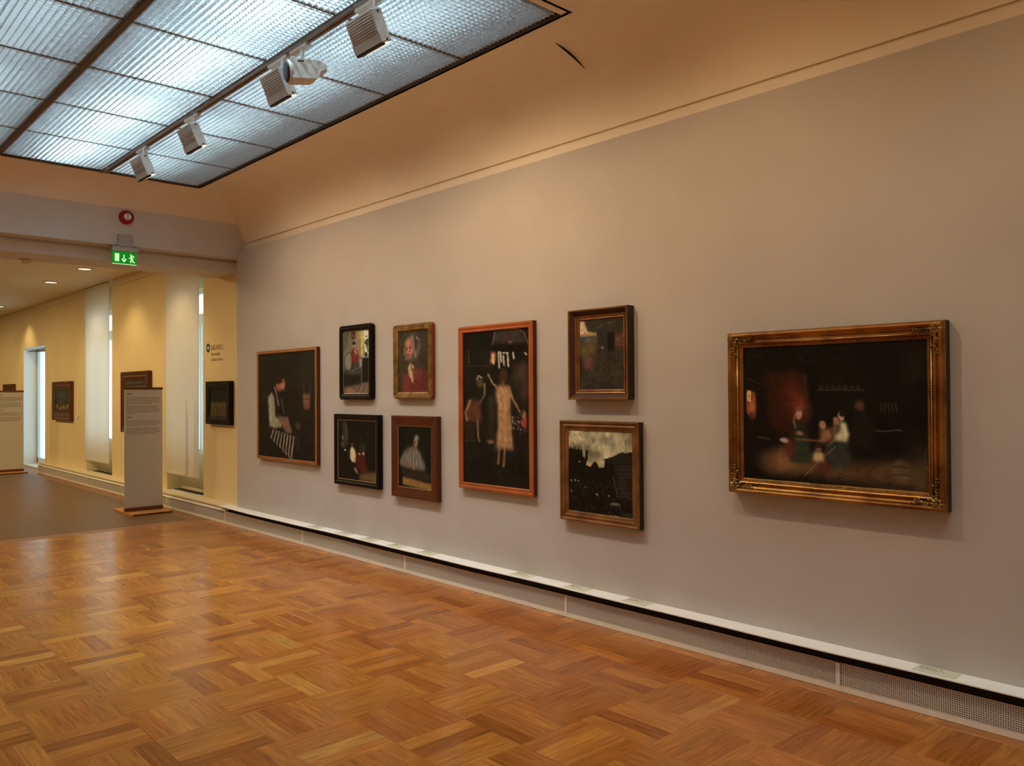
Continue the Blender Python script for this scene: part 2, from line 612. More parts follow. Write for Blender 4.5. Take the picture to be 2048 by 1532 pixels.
# ================================================================== LEDGE, CONVECTORS, BOARD
struct(bx('trim_3', 'cream_trim', (4.098, XO, YN, 18.4, 0.183, 0.199)), 'cream ledge over the convector casing')
bounds = [-1.81, 0.07, 1.947, 3.873, 5.778, 7.575, 9.469, 11.35, 13.23, 15.11, 16.9, 18.38]
names = ['below the viewer', 'out at the near right end', 'under the large gilt painting, nearest whole one', 'between the large gilt and the cloud paintings',
         'under the shed, cloud and tall figure paintings', 'under the four small framed pictures', 'under the farthest large dark painting',
         'first in the far room, below the black framed picture', 'behind the near text stand', 'below the second roller blind',
         'farther on, below the small brown framed picture', 'last one, ending at the bright doorway']
XH = 4.08
for k in range(1, len(bounds) - 1):
    y0, y1 = bounds[k], bounds[k + 1]
    far = y0 > 9.4
    c = thing('convector_cover', 'low wire mesh heater cover, ' + names[k + 1 if k + 1 < len(names) else k], 'heater',
              (XH, y0, 0), 'heater covers along the right wall')
    b = MB()
    b.box(XH, XH + 0.012, y0, y1 - 0.001, 0.002, 0.030)
    b.build('base_rail', 'heater_white', c)
    b = MB()
    b.box(XH - 0.001, XH + 0.012, y0, y0 + 0.020, 0.030, 0.150 if far else 0.147)
    b.build('post', 'heater_white', c)
    b = MB()
    b.box(XH + 0.055, XH + 0.06, y0, y1, 0.002, 0.18)
    b.build('inner_panel', 'dark_gap', c)  # near-black sheet painted as the shade inside the casing
    if far:
        b = MB()
        b.prism([(XH, 0.150), (XH + 0.010, 0.168), (XH + 0.05, 0.172), (XH + 0.05, 0.150)], y0, y1, 'y')
        b.build('top_lip', 'heater_white', c)
    else:
        b = MB()
        b.box(XH + 0.001, XH + 0.012, y0, y1, 0.143, 0.147)
        b.build('top_rail', 'mesh_wire', c)
    g = MB()
    ww = 0.0021 if not far else 0.004
    pitch = 0.010 if not far else 0.02
    n = int((y1 - y0 - 0.02) / pitch)
    for i in range(n):
        y = y0 + 0.024 + i * pitch
        g.box(XH + 0.003, XH + 0.006, y - ww, y + ww, 0.029, 0.152 if far else 0.146)
    nz = int(0.112 / pitch)
    for i in range(nz):
        z = 0.035 + i * pitch
        g.box(XH + 0.002, XH + 0.0055, y0 + 0.02, y1, z - ww, z + ww)
    go = g.build('wire_mesh', 'mesh_wire', c, recalc=False)
    go['kind'] = 'stuff'

# white board on the ledge, slightly wavy front
bd = MB()
ys_ = [YN + (9.60 - YN) * i / 60 for i in range(61)]
top = []
for y in ys_:
    wv = 0.004 * math.sin(y * 2.1) + 0.003 * math.sin(y * 4.7 + 1)
    if y > 7.4:
        wv -= 0.008 * math.sin((y - 7.4) / 2.2 * math.pi)
    x0 = 4.040 + wv * 0.6
    zz = 0.2065 + wv * 0.25
    top.append((x0, y, zz))
for (a, b) in zip(top[:-1], top[1:]):
    for (p, q, r_, s_) in (((a[0], a[1], a[2]), (b[0], b[1], b[2]), (XW if b[1] < 9.34 else 4.20, b[1], 0.2065), (XW if a[1] < 9.34 else 4.20, a[1], 0.2065)),):
        bd.face([p, q, r_, s_])
        bd.face([(p[0], p[1], p[2] - 0.006), (s_[0], s_[1], s_[2] - 0.006), (r_[0], r_[1], r_[2] - 0.006), (q[0], q[1], q[2] - 0.006)])
        bd.face([p, (p[0], p[1], p[2] - 0.006), (q[0], q[1], q[2] - 0.006), q])
tag(bd.build('ledge_board', 'white_board'), 'long thin white board lying on the ledge below the paintings', 'board')

# caption cards lying on the board
caps = [(7.36, 'farthest one, below the seated man'), (6.82, 'below the black ripple framed picture'), (6.375, 'below the dark picture with black frame'),
        (5.95, 'below the gilt portrait with rounded corners'), (5.50, 'below the mahogany framed old man'), (4.35, 'below the tall orange framed picture'),
        (3.80, 'under the shed and cloud paintings, left of two'), (3.285, 'under the shed and cloud paintings, right of two'), (1.49, 'nearest, below the large gilt painting')]
for y, wh in caps:
    c = thing('caption_card', 'pale green caption card on white board, ' + wh, 'label', (4.115, y, 0.2075), 'caption cards on the board')
    b = MB()
    b.box(4.062, 4.166, y - 0.095, y + 0.095, 0.2078, 0.2092)
    b.build('card', 'card', c)
    t = MB()
    for r, (x, wd) in enumerate(((4.148, 0.6), (4.138, 0.4), (4.124, 0.7), (4.114, 0.5))):
        yy = y + 0.08
        end = yy - 0.15 * wd
        while yy > end:
            wl = RNG.uniform(0.01, 0.026)
            t.box(x - 0.0022, x + 0.0022, yy - wl, yy, 0.2092, 0.2095)
            yy -= wl + 0.005
    t.build('print', 'ink_soft', c)['kind'] = 'stuff'

# ================================================================== LOUVRE CEILING
ord_row = ['nearest', 'second from near end', 'third from near end', 'third from far end', 'second from far end', 'farthest']
ord_col = ['far left', 'left of the first brown bar', 'between the two dark bars', 'right of the spotlight track']
pw, ph = 0.896, ROWP - 0.022
NX, NY = 23, 23


def louvre_meshes():
    z0, z1, t = 0.0, 0.040, 0.0011
    g = MB()
    for i in range(NX):
        x = -pw / 2 + pw * (i + 0.5) / NX
        g.box(x - t, x + t, -ph / 2, ph / 2, z0, z1)
    e = MB()
    for i in range(NY):
        y = -ph / 2 + ph * (i + 0.5) / NY
        e.box(-pw / 2, pw / 2, y - t, y + t, z0, z1)
    return g, e


proto = None
for c in range(len(COL) - 1):
    for r in range(NROW):   # the column by the wall is a little wider
        cx = (COL[c] + COL[c + 1]) / 2 if c < 3 else 3.0600
        cy = (ROWS[r] + ROWS[r + 1]) / 2
        if c == 0 and proj((COL[1], cy, ZC)) and proj((COL[1], cy, ZC))[0] < -40:
            pass
        lab = 'white ceiling grid panel, %s, %s' % (ord_col[c], ord_row[r])
        t = thing('louvre_panel', lab, 'ceiling panel', (cx, cy, ZC + 0.012), 'egg-crate panels of the luminous ceiling')
        if proto is None:
            g, e = louvre_meshes()
            go = g.build('long_blades', 'louvre', t, loc=(0, 0, 0), recalc=False)
            eo = e.build('cross_blades', 'louvre', t, loc=(0, 0, 0), recalc=False)
            go['kind'] = 'stuff'
            eo['kind'] = 'stuff'
            proto = (go, eo)
        else:
            for q in proto:
                d = q.copy()
                C.objects.link(d)
                d.parent = t
                d.location = (0, 0, 0)
                d.scale.x = 1.022 if c == 3 else 1.0

for x, nm in ((COL[1], 'trim_4'), (COL[2], 'trim_5')):
    struct(bx(nm, 'tbar', (x - 0.019, x + 0.019, oy0, oy1, ZC + 0.002, ZC + 0.03)), 'brown bar between rows of louvre panels')
for k in range(0, NROW + 1):
    if 0 < k < NROW:
        struct(bx('trim_6', 'tbar', (ox0, ox1, ROWS[k] - 0.007, ROWS[k] + 0.007, ZC + 0.014, ZC + 0.052)), 'thin dark cross bar above the louvre joints')

# track
tr = thing('lighting_track', 'long brown ceiling track carrying the white spotlights', 'track', (COL[3], 6.1, ZC))
for nm, m, b in (('side_rail', 'track', (COL[3] - 0.024, COL[3] - 0.006, oy0, oy1, ZC - 0.012, ZC + 0.02)),
                 ('side_rail', 'track', (COL[3] + 0.006, COL[3] + 0.024, oy0, oy1, ZC - 0.012, ZC + 0.02)),
                 ('slot', 'black', (COL[3] - 0.0065, COL[3] + 0.0065, oy0, oy1, ZC + 0.002, ZC + 0.02))):
    bx(nm, m, b, tr)


# ------------------------------------------------------------------ wall-washer heads
def rounded(w, h, r, n=4):
    pts = []
    for cx, cy, a0 in ((w / 2 - r, h / 2 - r, 0), (-w / 2 + r, h / 2 - r, 90), (-w / 2 + r, -h / 2 + r, 180), (w / 2 - r, -h / 2 + r, 270)):
        for i in range(n + 1):
            a = math.radians(a0 + 90 * i / n)
            pts.append((cx + r * math.cos(a), cy + r * math.sin(a)))
    return pts


HW, HL, HT = 0.26, 0.185, 0.080
TILT = math.radians(24)
# local frame: a along the track (y), l down the plate, n out of its ribbed back
Ldir = Vector((math.sin(TILT), 0, -math.cos(TILT)))
Ndir = Vector((math.cos(TILT), 0, math.sin(TILT)))


def head_T(y):
    # local x -> plate width (y axis), local y -> L, local z -> N (towards the wall)
    T = Matrix.Identity(4)
    o = Vector((2.498, y, 3.700))
    for i in range(3):
        T[i][0] = (0, 1, 0)[i]
        T[i][1] = Ldir[i]
        T[i][2] = Ndir[i]
        T[i][3] = o[i]
    return T


def make_head(y, label):
    T = head_T(y)
    t = thing('track_spotlight', label, 'spotlight', (COL[3], y, ZC), 'white square spotlights on the ceiling track')
    b = MB()
    pts = rounded(HW, HL, 0.008)
    n = len(b.v)
    b.prism([(p[0], p[1] + HL / 2) for p in pts], 0.008, HT, 'z')
    b.v = [tuple(T @ Vector(p)) for p in b.v]
    b.build('body', 'head_white', t)
    b = MB()
    b.box(-HW / 2, HW / 2, 0, HL, 0.004, 0.009, T)
    for i in range(9):
        y0 = 0.006 + i * 0.0145
        b.box(-HW / 2 + 0.006, HW / 2 - 0.006, y0, y0 + 0.0075, -0.002, 0.006, T)
    b.box(-HW / 2, HW / 2, 0.135, HL, -0.002, 0.006, T)
    b.build('ribbed_back', 'head_shaded', t)
    b = MB()
    b.box(-HW / 2 + 0.012, HW / 2 - 0.004, HL - 0.001, HL + 0.013, 0.002, 0.040, T)
    b.build('visor', 'black', t)
    b = MB()
    b.box(-HW / 2 + 0.016, HW / 2 - 0.008, HL + 0.001, HL + 0.006, 0.040, HT - 0.004, T)
    b.build('lens', 'lens', t)
    for ly in (0.018, HL - 0.012):
        b = MB()
        p = T @ Vector((-HW / 2 + 0.001, ly, 0.052))
        b.tube(p, p + Vector((0, -0.004, 0)), 0.0065, n=12)
        b.build('screw', 'black', t)
    b = MB()
    b.tube((2.561, y - HW / 2 + 0.03, 3.80), (2.552, y - HW / 2 + 0.03, 3.70), 0.013, n=12)
    b.build('stem', 'head_white', t)
    b = MB()
    b.box(COL[3] - 0.018, COL[3] + 0.018, y - HW / 2 - 0.02, y + HW / 2 - 0.02, ZC - 0.034, ZC - 0.012)
    b.build('adapter', 'head_white', t)


for y, lb_ in zip(HEAD_Y, ('white square track spotlight nearest the viewer, beyond the projector', 'white square track spotlight half hidden behind the projector',
                           'white square track spotlight third along the track', 'white square track spotlight farthest along the track')):
    make_head(y, lb_)

# projector-like head, turned across the track
pj = thing('track_projector', 'white rounded projector spotlight with black disc at its end', 'spotlight', (COL[3], 4.76, ZC))
d = Vector((0.90, -0.20, 0.12)).normalized()       # disc end to front end
pc = Vector((2.455, 4.72, 3.588))
side = Vector((0, 0, 1)).cross(d).normalized()
upv = d.cross(side)
T = Matrix.Identity(4)
for i in range(3):
    T[i][0], T[i][1], T[i][2], T[i][3] = d[i], side[i], upv[i], pc[i]
b = MB()
prof = [(0.0, 0.062), (0.05, 0.068), (0.20, 0.060), (0.235, 0.034), (0.235, 0.0), (0.19, -0.012), (0.172, -0.045), (0.14, -0.060), (0.04, -0.062), (0.0, -0.062)]
n0 = len(b.v)
b.prism([(p[0], p[1]) for p in prof], -0.062, 0.062, 'y')
b.v = [tuple(T @ Vector(p)) for p in b.v]
b.build('body', 'head_white', pj, bevel=0.004)
b = MB()
b.lathe([(0.0, -0.022), (0.055, -0.022), (0.066, -0.015), (0.068, 0.0), (0.066, 0.004)], pc, d, 36)
b.build('disc', 'black', pj, smooth=True)
b = MB()
b.lathe([(0.0685, -0.012), (0.073, -0.008), (0.073, 0.01), (0.0685, 0.012)], pc, d, 36)
b.build('disc_rim', 'head_white', pj, smooth=True)
b = MB()
q = pc + d * 0.236 + upv * 0.016
b.tube(q - d * 0.004, q + d * 0.006, 0.009, n=12)
b.build('knob', 'black', pj)
b = MB()
b.box(0.045, 0.085, -0.064, -0.0625, 0.045, 0.052, T)
b.build('slot', 'black', pj)
b = MB()
b.tube((COL[3], 4.76, 3.80), (COL[3] - 0.006, 4.735, 3.665), 0.013, n=12)
b.build('stem', 'head_white', pj)
b = MB()
b.box(COL[3] - 0.018, COL[3] + 0.018, 4.68, 4.90, ZC - 0.034, ZC - 0.012)
b.build('adapter', 'head_white', pj)

# ================================================================== ON THE BEAM
al = thing('alarm_bell', 'round red fire alarm bell with white centre on the beam', 'alarm', (2.927, YB, 3.476))
b = MB()
b.lathe([(0.076, 0.0), (0.078, 0.02), (0.074, 0.042), (0.058, 0.056), (0.034, 0.060)], (2.927, YB, 3.476), (0, -1, 0), 40)
b.build('dome', 'red', al, smooth=True)
b = MB()
b.lathe([(0.036, 0.056), (0.036, 0.066), (0.030, 0.070), (0.0, 0.071)], (2.927, YB, 3.476), (0, -1, 0), 32)
b.build('centre_disc', 'white', al, smooth=False)
b = MB()
for dz, wd in ((0.019, 0.013), (-0.019, 0.013), (0.0, 0.004)):
    b.box(2.927 - wd, 2.927 + wd, YB - 0.0725, YB - 0.0710, 3.476 + dz - 0.004, 3.476 + dz + 0.004)
b.build('print', 'ink', al)['kind'] = 'stuff'

cb = MB()
cb.prism([(2.838, 3.150), (2.990, 3.150), (2.990, 3.284), (2.838, 3.284)], YB - 0.045, YB + 0.005, 'y')
tag(cb.build('cable_cover', 'grey_plastic', bevel=0.004), 'small grey cable box on the beam above the exit sign', 'box')

es = thing('exit_sign', 'green lit exit sign with door, down arrow and running figure', 'exit sign', (2.905, YB + 0.06, 3.15))
b = MB()
b.box(2.776, 3.050, YB - 0.045, YB + 0.10, 3.100, 3.152)
b.build('housing', 'grey_plastic', es, bevel=0.004)
b = MB()
YS = YB - 0.012
b.box(2.785, 3.034, YS, YS + 0.012, 2.968, 3.100)
b.build('green_panel', 'exit_green', es)


def sx(u):
    return 2.785 + 0.249 * u


def sz(v):
    return 3.094 - 0.120 * v


def sign_poly(mb, pts):
    n = len(mb.v)
    mb.v += [(sx(u), YS - 0.001, sz(v)) for u, v in pts]
    mb.f.append(tuple(range(n, n + len(pts))))


def sign_line(mb, pts, w):
    for (a, b2) in zip(pts[:-1], pts[1:]):
        ax, ay, bx_, by = a[0] * 2.07, a[1], b2[0] * 2.07, b2[1]
        dx, dy = bx_ - ax, by - ay
        l = math.hypot(dx, dy)
        px, py = -dy / l * w / 2, dx / l * w / 2
        sign_poly(mb, [((ax + px) / 2.07, ay + py), ((bx_ + px) / 2.07, by + py), ((bx_ - px) / 2.07, by - py), ((ax - px) / 2.07, ay - py)])


b = MB()
sign_poly(b, [(0.10, 0.14), (0.28, 0.14), (0.28, 0.86), (0.10, 0.86)])
b.build('door_symbol', 'exit_white', es, recalc=False)
b = MB()
sign_poly(b, [(0.455, 0.22), (0.50, 0.22), (0.50, 0.62), (0.455, 0.62)])
sign_line(b, [(0.39, 0.60), (0.478, 0.84)], 0.12)
sign_line(b, [(0.566, 0.60), (0.478, 0.84)], 0.12)
sign_poly(b, [(0.44, 0.74), (0.516, 0.74), (0.478, 0.93)])
b.build('arrow_symbol', 'exit_white', es, recalc=False)
b = MB()
sign_poly(b, [(0.755 + 0.030 * math.cos(t * math.pi / 8), 0.175 + 0.062 * math.sin(t * math.pi / 8)) for t in range(16)])
sign_line(b, [(0.775, 0.26), (0.815, 0.58)], 0.13)
sign_line(b, [(0.775, 0.28), (0.86, 0.27), (0.895, 0.45)], 0.075)
sign_line(b, [(0.775, 0.30), (0.745, 0.50), (0.675, 0.49)], 0.075)
sign_line(b, [(0.815, 0.56), (0.855, 0.84), (0.925, 0.86)], 0.095)
sign_line(b, [(0.805, 0.58), (0.755, 0.70), (0.755, 0.92)], 0.095)
b.build('running_figure', 'exit_white', es, recalc=False)
b = MB()
b.box(2.785, 3.034, YS + 0.001, YS + 0.010, 2.962, 2.968)
b.build('lower_edge', 'exit_white', es)

sd = MB()
sd.lathe([(0.0, 0.0), (0.045, 0.0), (0.062, -0.012), (0.060, -0.03), (0.04, -0.045), (0.0, -0.048)], (2.12, 10.05, 3.02), (0, 0, 1), 24)
tag(sd.build('smoke_detector', 'cream_trim', smooth=True), 'small round smoke detector under the beam, left of the exit sign', 'detector')

# access hatch in the cove, its near edge sagging
Y0, Y1 = 3.655, 4.16


def cove_pt(t, off):
    a, b2 = A_ - off, B_ - off
    return (CX + a * math.sin(t), CZ + b2 * math.cos(t))


hp = MB()
T0, T1, NT, NYH = 0.015, 0.66, 22, 6
grid = {}
for j in range(NYH + 1):
    f = j / NYH
    y = Y0 + (Y1 - Y0) * f
    for i in range(NT + 1):
        s = i / NT
        off = 0.0015 + 0.019 * math.sin(math.pi * s) ** 0.9 * max(0, 1 - f * 3.0)
        x, z = cove_pt(T0 + (T1 - T0) * s, off)
        grid[i, j] = len(hp.v)
        hp.v.append((x, y, z))
for j in range(NYH):
    for i in range(NT):
        hp.f.append((grid[i, j], grid[i, j + 1], grid[i + 1, j + 1], grid[i + 1, j]))
ha = hp.build('access_hatch', 'white_plaster', ceil, smooth=True, recalc=False)
he = MB()
for i in range(NT):
    s0, s1 = i / NT, (i + 1) / NT
    q = []
    for s, o in ((s0, 1), (s1, 1), (s1, 0), (s0, 0)):
        off = (0.0015 + 0.019 * math.sin(math.pi * s) ** 0.9) if o else 0.0
        x, z = cove_pt(T0 + (T1 - T0) * s, off)
        q.append((x, Y0, z))
    he.face(q)
he.build('hatch_edge', 'dark_gap', ha, recalc=False)  # edge face coloured near black as the shade in the open seam

# ================================================================== FAR ROOM: windows, blinds
for k, (y0, y1) in enumerate((W1, W2)):
    w = struct(thing('window_%d' % (k + 1), ('tall white window behind the nearer roller blind', 'tall white window behind the farther roller blind')[k], 'window', (4.52, (y0 + y1) / 2, 0.72)))
    del w['category']
    fx0, fx1 = 4.50, 4.56
    b = MB()
    b.box(fx0, fx1, y0, y0 + 0.06, 0.72, 3.0)
    b.box(fx0, fx1, y1 - 0.06, y1, 0.72, 3.0)
    b.box(fx0, fx1, y0, y1, 0.72, 0.78)
    b.box(fx0, fx1, y0, y1, 2.94, 3.0)
    b.build('frame', 'window_white', w)
    b = MB()
    b.box(fx0 - 0.01, fx1, y0, y1, 2.50, 2.66)
    b.build('transom', 'window_white', w)
    b = MB()
    b.box(fx0, fx1, (y0 + y1) / 2 - 0.03, (y0 + y1) / 2 + 0.03, 0.78, 2.5)
    b.build('mullion', 'window_white', w)
    for (a, c_, za, zb) in ((y0 + 0.06, (y0 + y1) / 2 - 0.03, 0.78, 2.5), ((y0 + y1) / 2 + 0.03, y1 - 0.06, 0.78, 2.5), (y0 + 0.06, y1 - 0.06, 2.66, 2.94)):
        b = MB()
        b.box(4.528, 4.532, a, c_, za, zb)
        b.build('pane', 'glass', w)
    b = MB()
    b.box(4.36, 4.47, y0 + 0.25, y1 - 0.02, 0.190, 0.196)
    b.build('sill_vent', 'dark_gap', w)
    bx('sill', 'cream_trim', (4.28, 4.478, y0, y1, 0.183, 0.192), w)

w3 = struct(thing('window_3', 'tall narrow glazed opening at the far end, bright and pale blue', 'window', (4.5, 19.6, 0.05)))
del w3['category']
b = MB()
b.box(4.545, 4.60, W3[0], W3[0] + 0.07, 0.06, 2.57)
b.box(4.545, 4.60, W3[1] - 0.07, W3[1], 0.06, 2.57)
b.box(4.545, 4.60, W3[0], W3[1], 2.50, 2.57)
b.box(4.545, 4.60, W3[0], W3[1], 0.0, 0.16)
b.build('frame', 'window_white', w3)
b = MB()
b.box(4.57, 4.574, W3[0] + 0.07, W3[1] - 0.07, 0.16, 2.50)
b.build('pane', 'glass', w3)
b = MB()
b.box(4.282, 4.60, W3[0] + 0.002, W3[1] - 0.002, 0.0, 0.03)
b.box(4.282, 4.60, W3[1] - 0.004, W3[1] - 0.0005, 0.0, 2.565)
b.box(4.282, 4.545, W3[0] + 0.002, W3[1] - 0.004, 2.562, 2.5695)
b.build('jamb_lining', 'window_white', w3)
b = MB()
b.tube((4.34, 20.3, 2.50), (4.52, 19.5, 2.50), 0.012, n=8)
b.box(4.46, 4.545, 19.1, 19.5, 2.46, 2.535)
b.build('closer_arm', 'ink_soft', w3)

for y0, y1, zb, lab in ((10.695, 11.955, 0.462, 'nearer long white roller blind, hanging beside the text stand'), (14.455, 15.86, 0.425, 'farther long white roller blind, bright from the window')):
    t = thing('roller_blind', lab, 'blind', (4.262, (y0 + y1) / 2, 3.42), 'roller blinds over the far room windows')
    b = MB()
    n = 24
    for i in range(n):
        a, c_ = y0 + (y1 - y0) * i / n, y0 + (y1 - y0) * (i + 1) / n
        for j in range(30):
            za, zb2 = zb + (3.39 - zb) * j / 30, zb + (3.39 - zb) * (j + 1) / 30
            wv = [4.262 + 0.003 * math.sin(q * 5 + r_ * 2.0) for q, r_ in ((a, za), (c_, za), (c_, zb2), (a, zb2))]
            b.face([(wv[0], a, za), (wv[1], c_, za), (wv[2], c_, zb2), (wv[3], a, zb2)])
    b.build('fabric', 'blind' if y0 > 12 else 'blind_dim', t, smooth=True, recalc=False)
    b = MB()
    b.box(4.254, 4.270, y0, y1, zb - 0.028, zb + 0.004)
    b.build('bottom_bar', 'fabric_edge', t)
    b = MB()
    b.tube((4.255, y0, 3.40), (4.255, y1, 3.40), 0.022, n=12)
    b.build('roller', 'fabric_edge', t)
    b = MB()
    for i in range(110):
        z = 3.36 - i * 0.0235
        b.box(4.250, 4.2535, y0 - 0.012, y0 - 0.0085, z, z + 0.012)
    ch = b.build('bead_chain', 'steel', t, recalc=False)
    ch['kind'] = 'stuff'

# downlights in the far ceiling
for (x, y), lab in zip(DOWN[1:], ('round recessed ceiling light nearest the beam, far room', 'round recessed ceiling light second from the beam, far room', 'round recessed ceiling light farthest away, far room')):
    t = thing('downlight', lab, 'ceiling light', (x, y, 3.43), 'recessed round lights in the far ceiling')
    b = MB()
    b.lathe([(0.092, 0.002), (0.112, 0.0), (0.112, -0.008), (0.096, -0.012), (0.090, -0.004)], (x, y, 3.43), (0, 0, 1), 32)
    b.build('rim', 'grey_plastic', t, smooth=True)
    b = MB()
    b.lathe([(0.091, -0.006), (0.0, -0.006)], (x, y, 3.43), (0, 0, 1), 32)
    b.build('lens', 'lens', t)

# wall lettering
SALK_X = XO - 0.0006
wl = thing('wall_lettering', 'black wall lettering SALKKU with an arrow disc above the black framed picture', 'lettering', (SALK_X, 10.2, 2.1))
b = MB()
b.lathe([(0.058, 0.0), (0.058, 0.001), (0.0, 0.001)], (SALK_X, 10.44, 2.146), (-1, 0, 0), 32)
b.build('arrow_disc', 'ink', wl)
b = MB()
for pts in ([(0.034, 0.010), (0.034, -0.010), (-0.010, -0.010), (-0.010, 0.010)], [(-0.002, 0.034), (-0.002, -0.034), (-0.040, 0.0)]):
    b.face([(SALK_X - 0.0016, 10.44 + p[0], 2.146 + p[1]) for p in pts])
b.build('arrow', 'white', wl, recalc=False)


def text_obj(name, s, size, y, z, width, parent, m='ink'):
    cu = bpy.data.curves.new(name, 'FONT')
    cu.body = s
    cu.size = size
    o = bpy.data.objects.new(name, cu)
    C.objects.link(o)
    bpy.context.view_layer.update()
    wd = o.dimensions.x or 1
    me = bpy.data.meshes.new_from_object(o.evaluated_get(bpy.context.evaluated_depsgraph_get()))
    bpy.data.objects.remove(o)
    me.materials.clear()
    me.materials.append(M[m])
    o = bpy.data.objects.new(name, me)
    C.objects.link(o)
    o.parent = parent
    k = width / wd
    o.matrix_parent_inverse = parent.matrix_basis.inverted()
    # text x runs to -y, text y runs up
    o.matrix_basis = Matrix(((0, 0, -1, SALK_X - 0.0006), (-k, 0, 0, y), (0, 1, 0, z), (0, 0, 0, 1)))
    return o


text_obj('title', 'SALKKU', 0.098, 10.352, 2.112, 0.36, wl)
text_obj('subtitle', 'Kokoelmatila', 0.062, 10.352, 2.040, 0.28, wl, 'ink_soft')
text_obj('subtitle', 'Collection Room', 0.062, 10.352, 1.972, 0.36, wl, 'ink_soft')['kind'] = 'stuff'


# ------------------------------------------------------------------ text stands
def text_stand(x0, x1, y, lab, rows_from):
    t = thing('text_stand', lab, 'sign stand', ((x0 + x1) / 2, y, 0), 'standing text panels of the far room')
    b = MB()
    b.box(x0 - 0.005, x1 + 0.005, y - 0.345, y + 0.44, 0.0, 0.024)
    b.build('base_board', 'stand_wood', t)
    b = MB()
    b.box(x0 - 0.006, x1 + 0.006, y - 0.347, y - 0.345, 0.0, 0.0235)
    b.build('base_edge', 'stand_dark', t)
    b = MB()
    b.box(x0, x1, y - 0.030, y - 0.006, 0.024, 0.070)
    b.build('foot_block', 'stand_dark', t)
    b = MB()
    b.box(x0, x1, y + 0.006, y + 0.030, 0.024, 0.070)
    b.build('foot_block', 'stand_dark', t)
    b = MB()
    b.box(x0, x1, y - 0.004, y + 0.004, 0.024, 1.630)
    b.build('panel', 'stand_panel', t)
    b = MB()
    b.box(x0 - 0.002, x1 + 0.004, y - 0.012, y + 0.012, 1.612, 1.642)
    b.build('top_bar', 'stand_dark', t)
    tx = MB()
    x = x0 + 0.028
    z = 1.612 - 0.055
    yf = y - 0.0046

    def line(z, h, frac, bold=False):
        xx = x
        end = x + (x1 - x0 - 0.055) * frac
        while xx < end - 0.006:
            wl_ = RNG.uniform(0.014, 0.05) if not bold else 0.09
            tx.box(xx, min(xx + wl_, end), yf, yf + 0.0008, z - h / 2, z + h / 2)
            xx += wl_ + 0.006
    line(z, 0.011, 0.15, True)
    z -= 0.050
    for k, rows in enumerate(((1, 1, .96, 1, .74), (.95, .94, .96, .97, .96, .2), 'h', (.97, 1, 1, .9), (.98, .94, 1, .98, .85))):
        if rows == 'h':
            z -= 0.014
            line(z, 0.011, 0.16, True)
            z -= 0.046
            continue
        for f in rows:
            line(z, 0.0062, f)
            z -= 0.0192
        z -= 0.017
    tx.build('print', 'ink_soft', t, recalc=False)['kind'] = 'stuff'


text_stand(3.484, 3.965, 11.20, 'white text panel on a wooden foot, standing before the nearer roller blind', 0)
text_stand(3.440, 3.905, 18.72, 'white text panel on a wooden foot, farther off beside the bright doorway', 0)

# ================================================================== PAINTINGS
ILL = np.array([0.88, 0.66, 0.42])      # light on the wall, to turn seen colours into paint colours


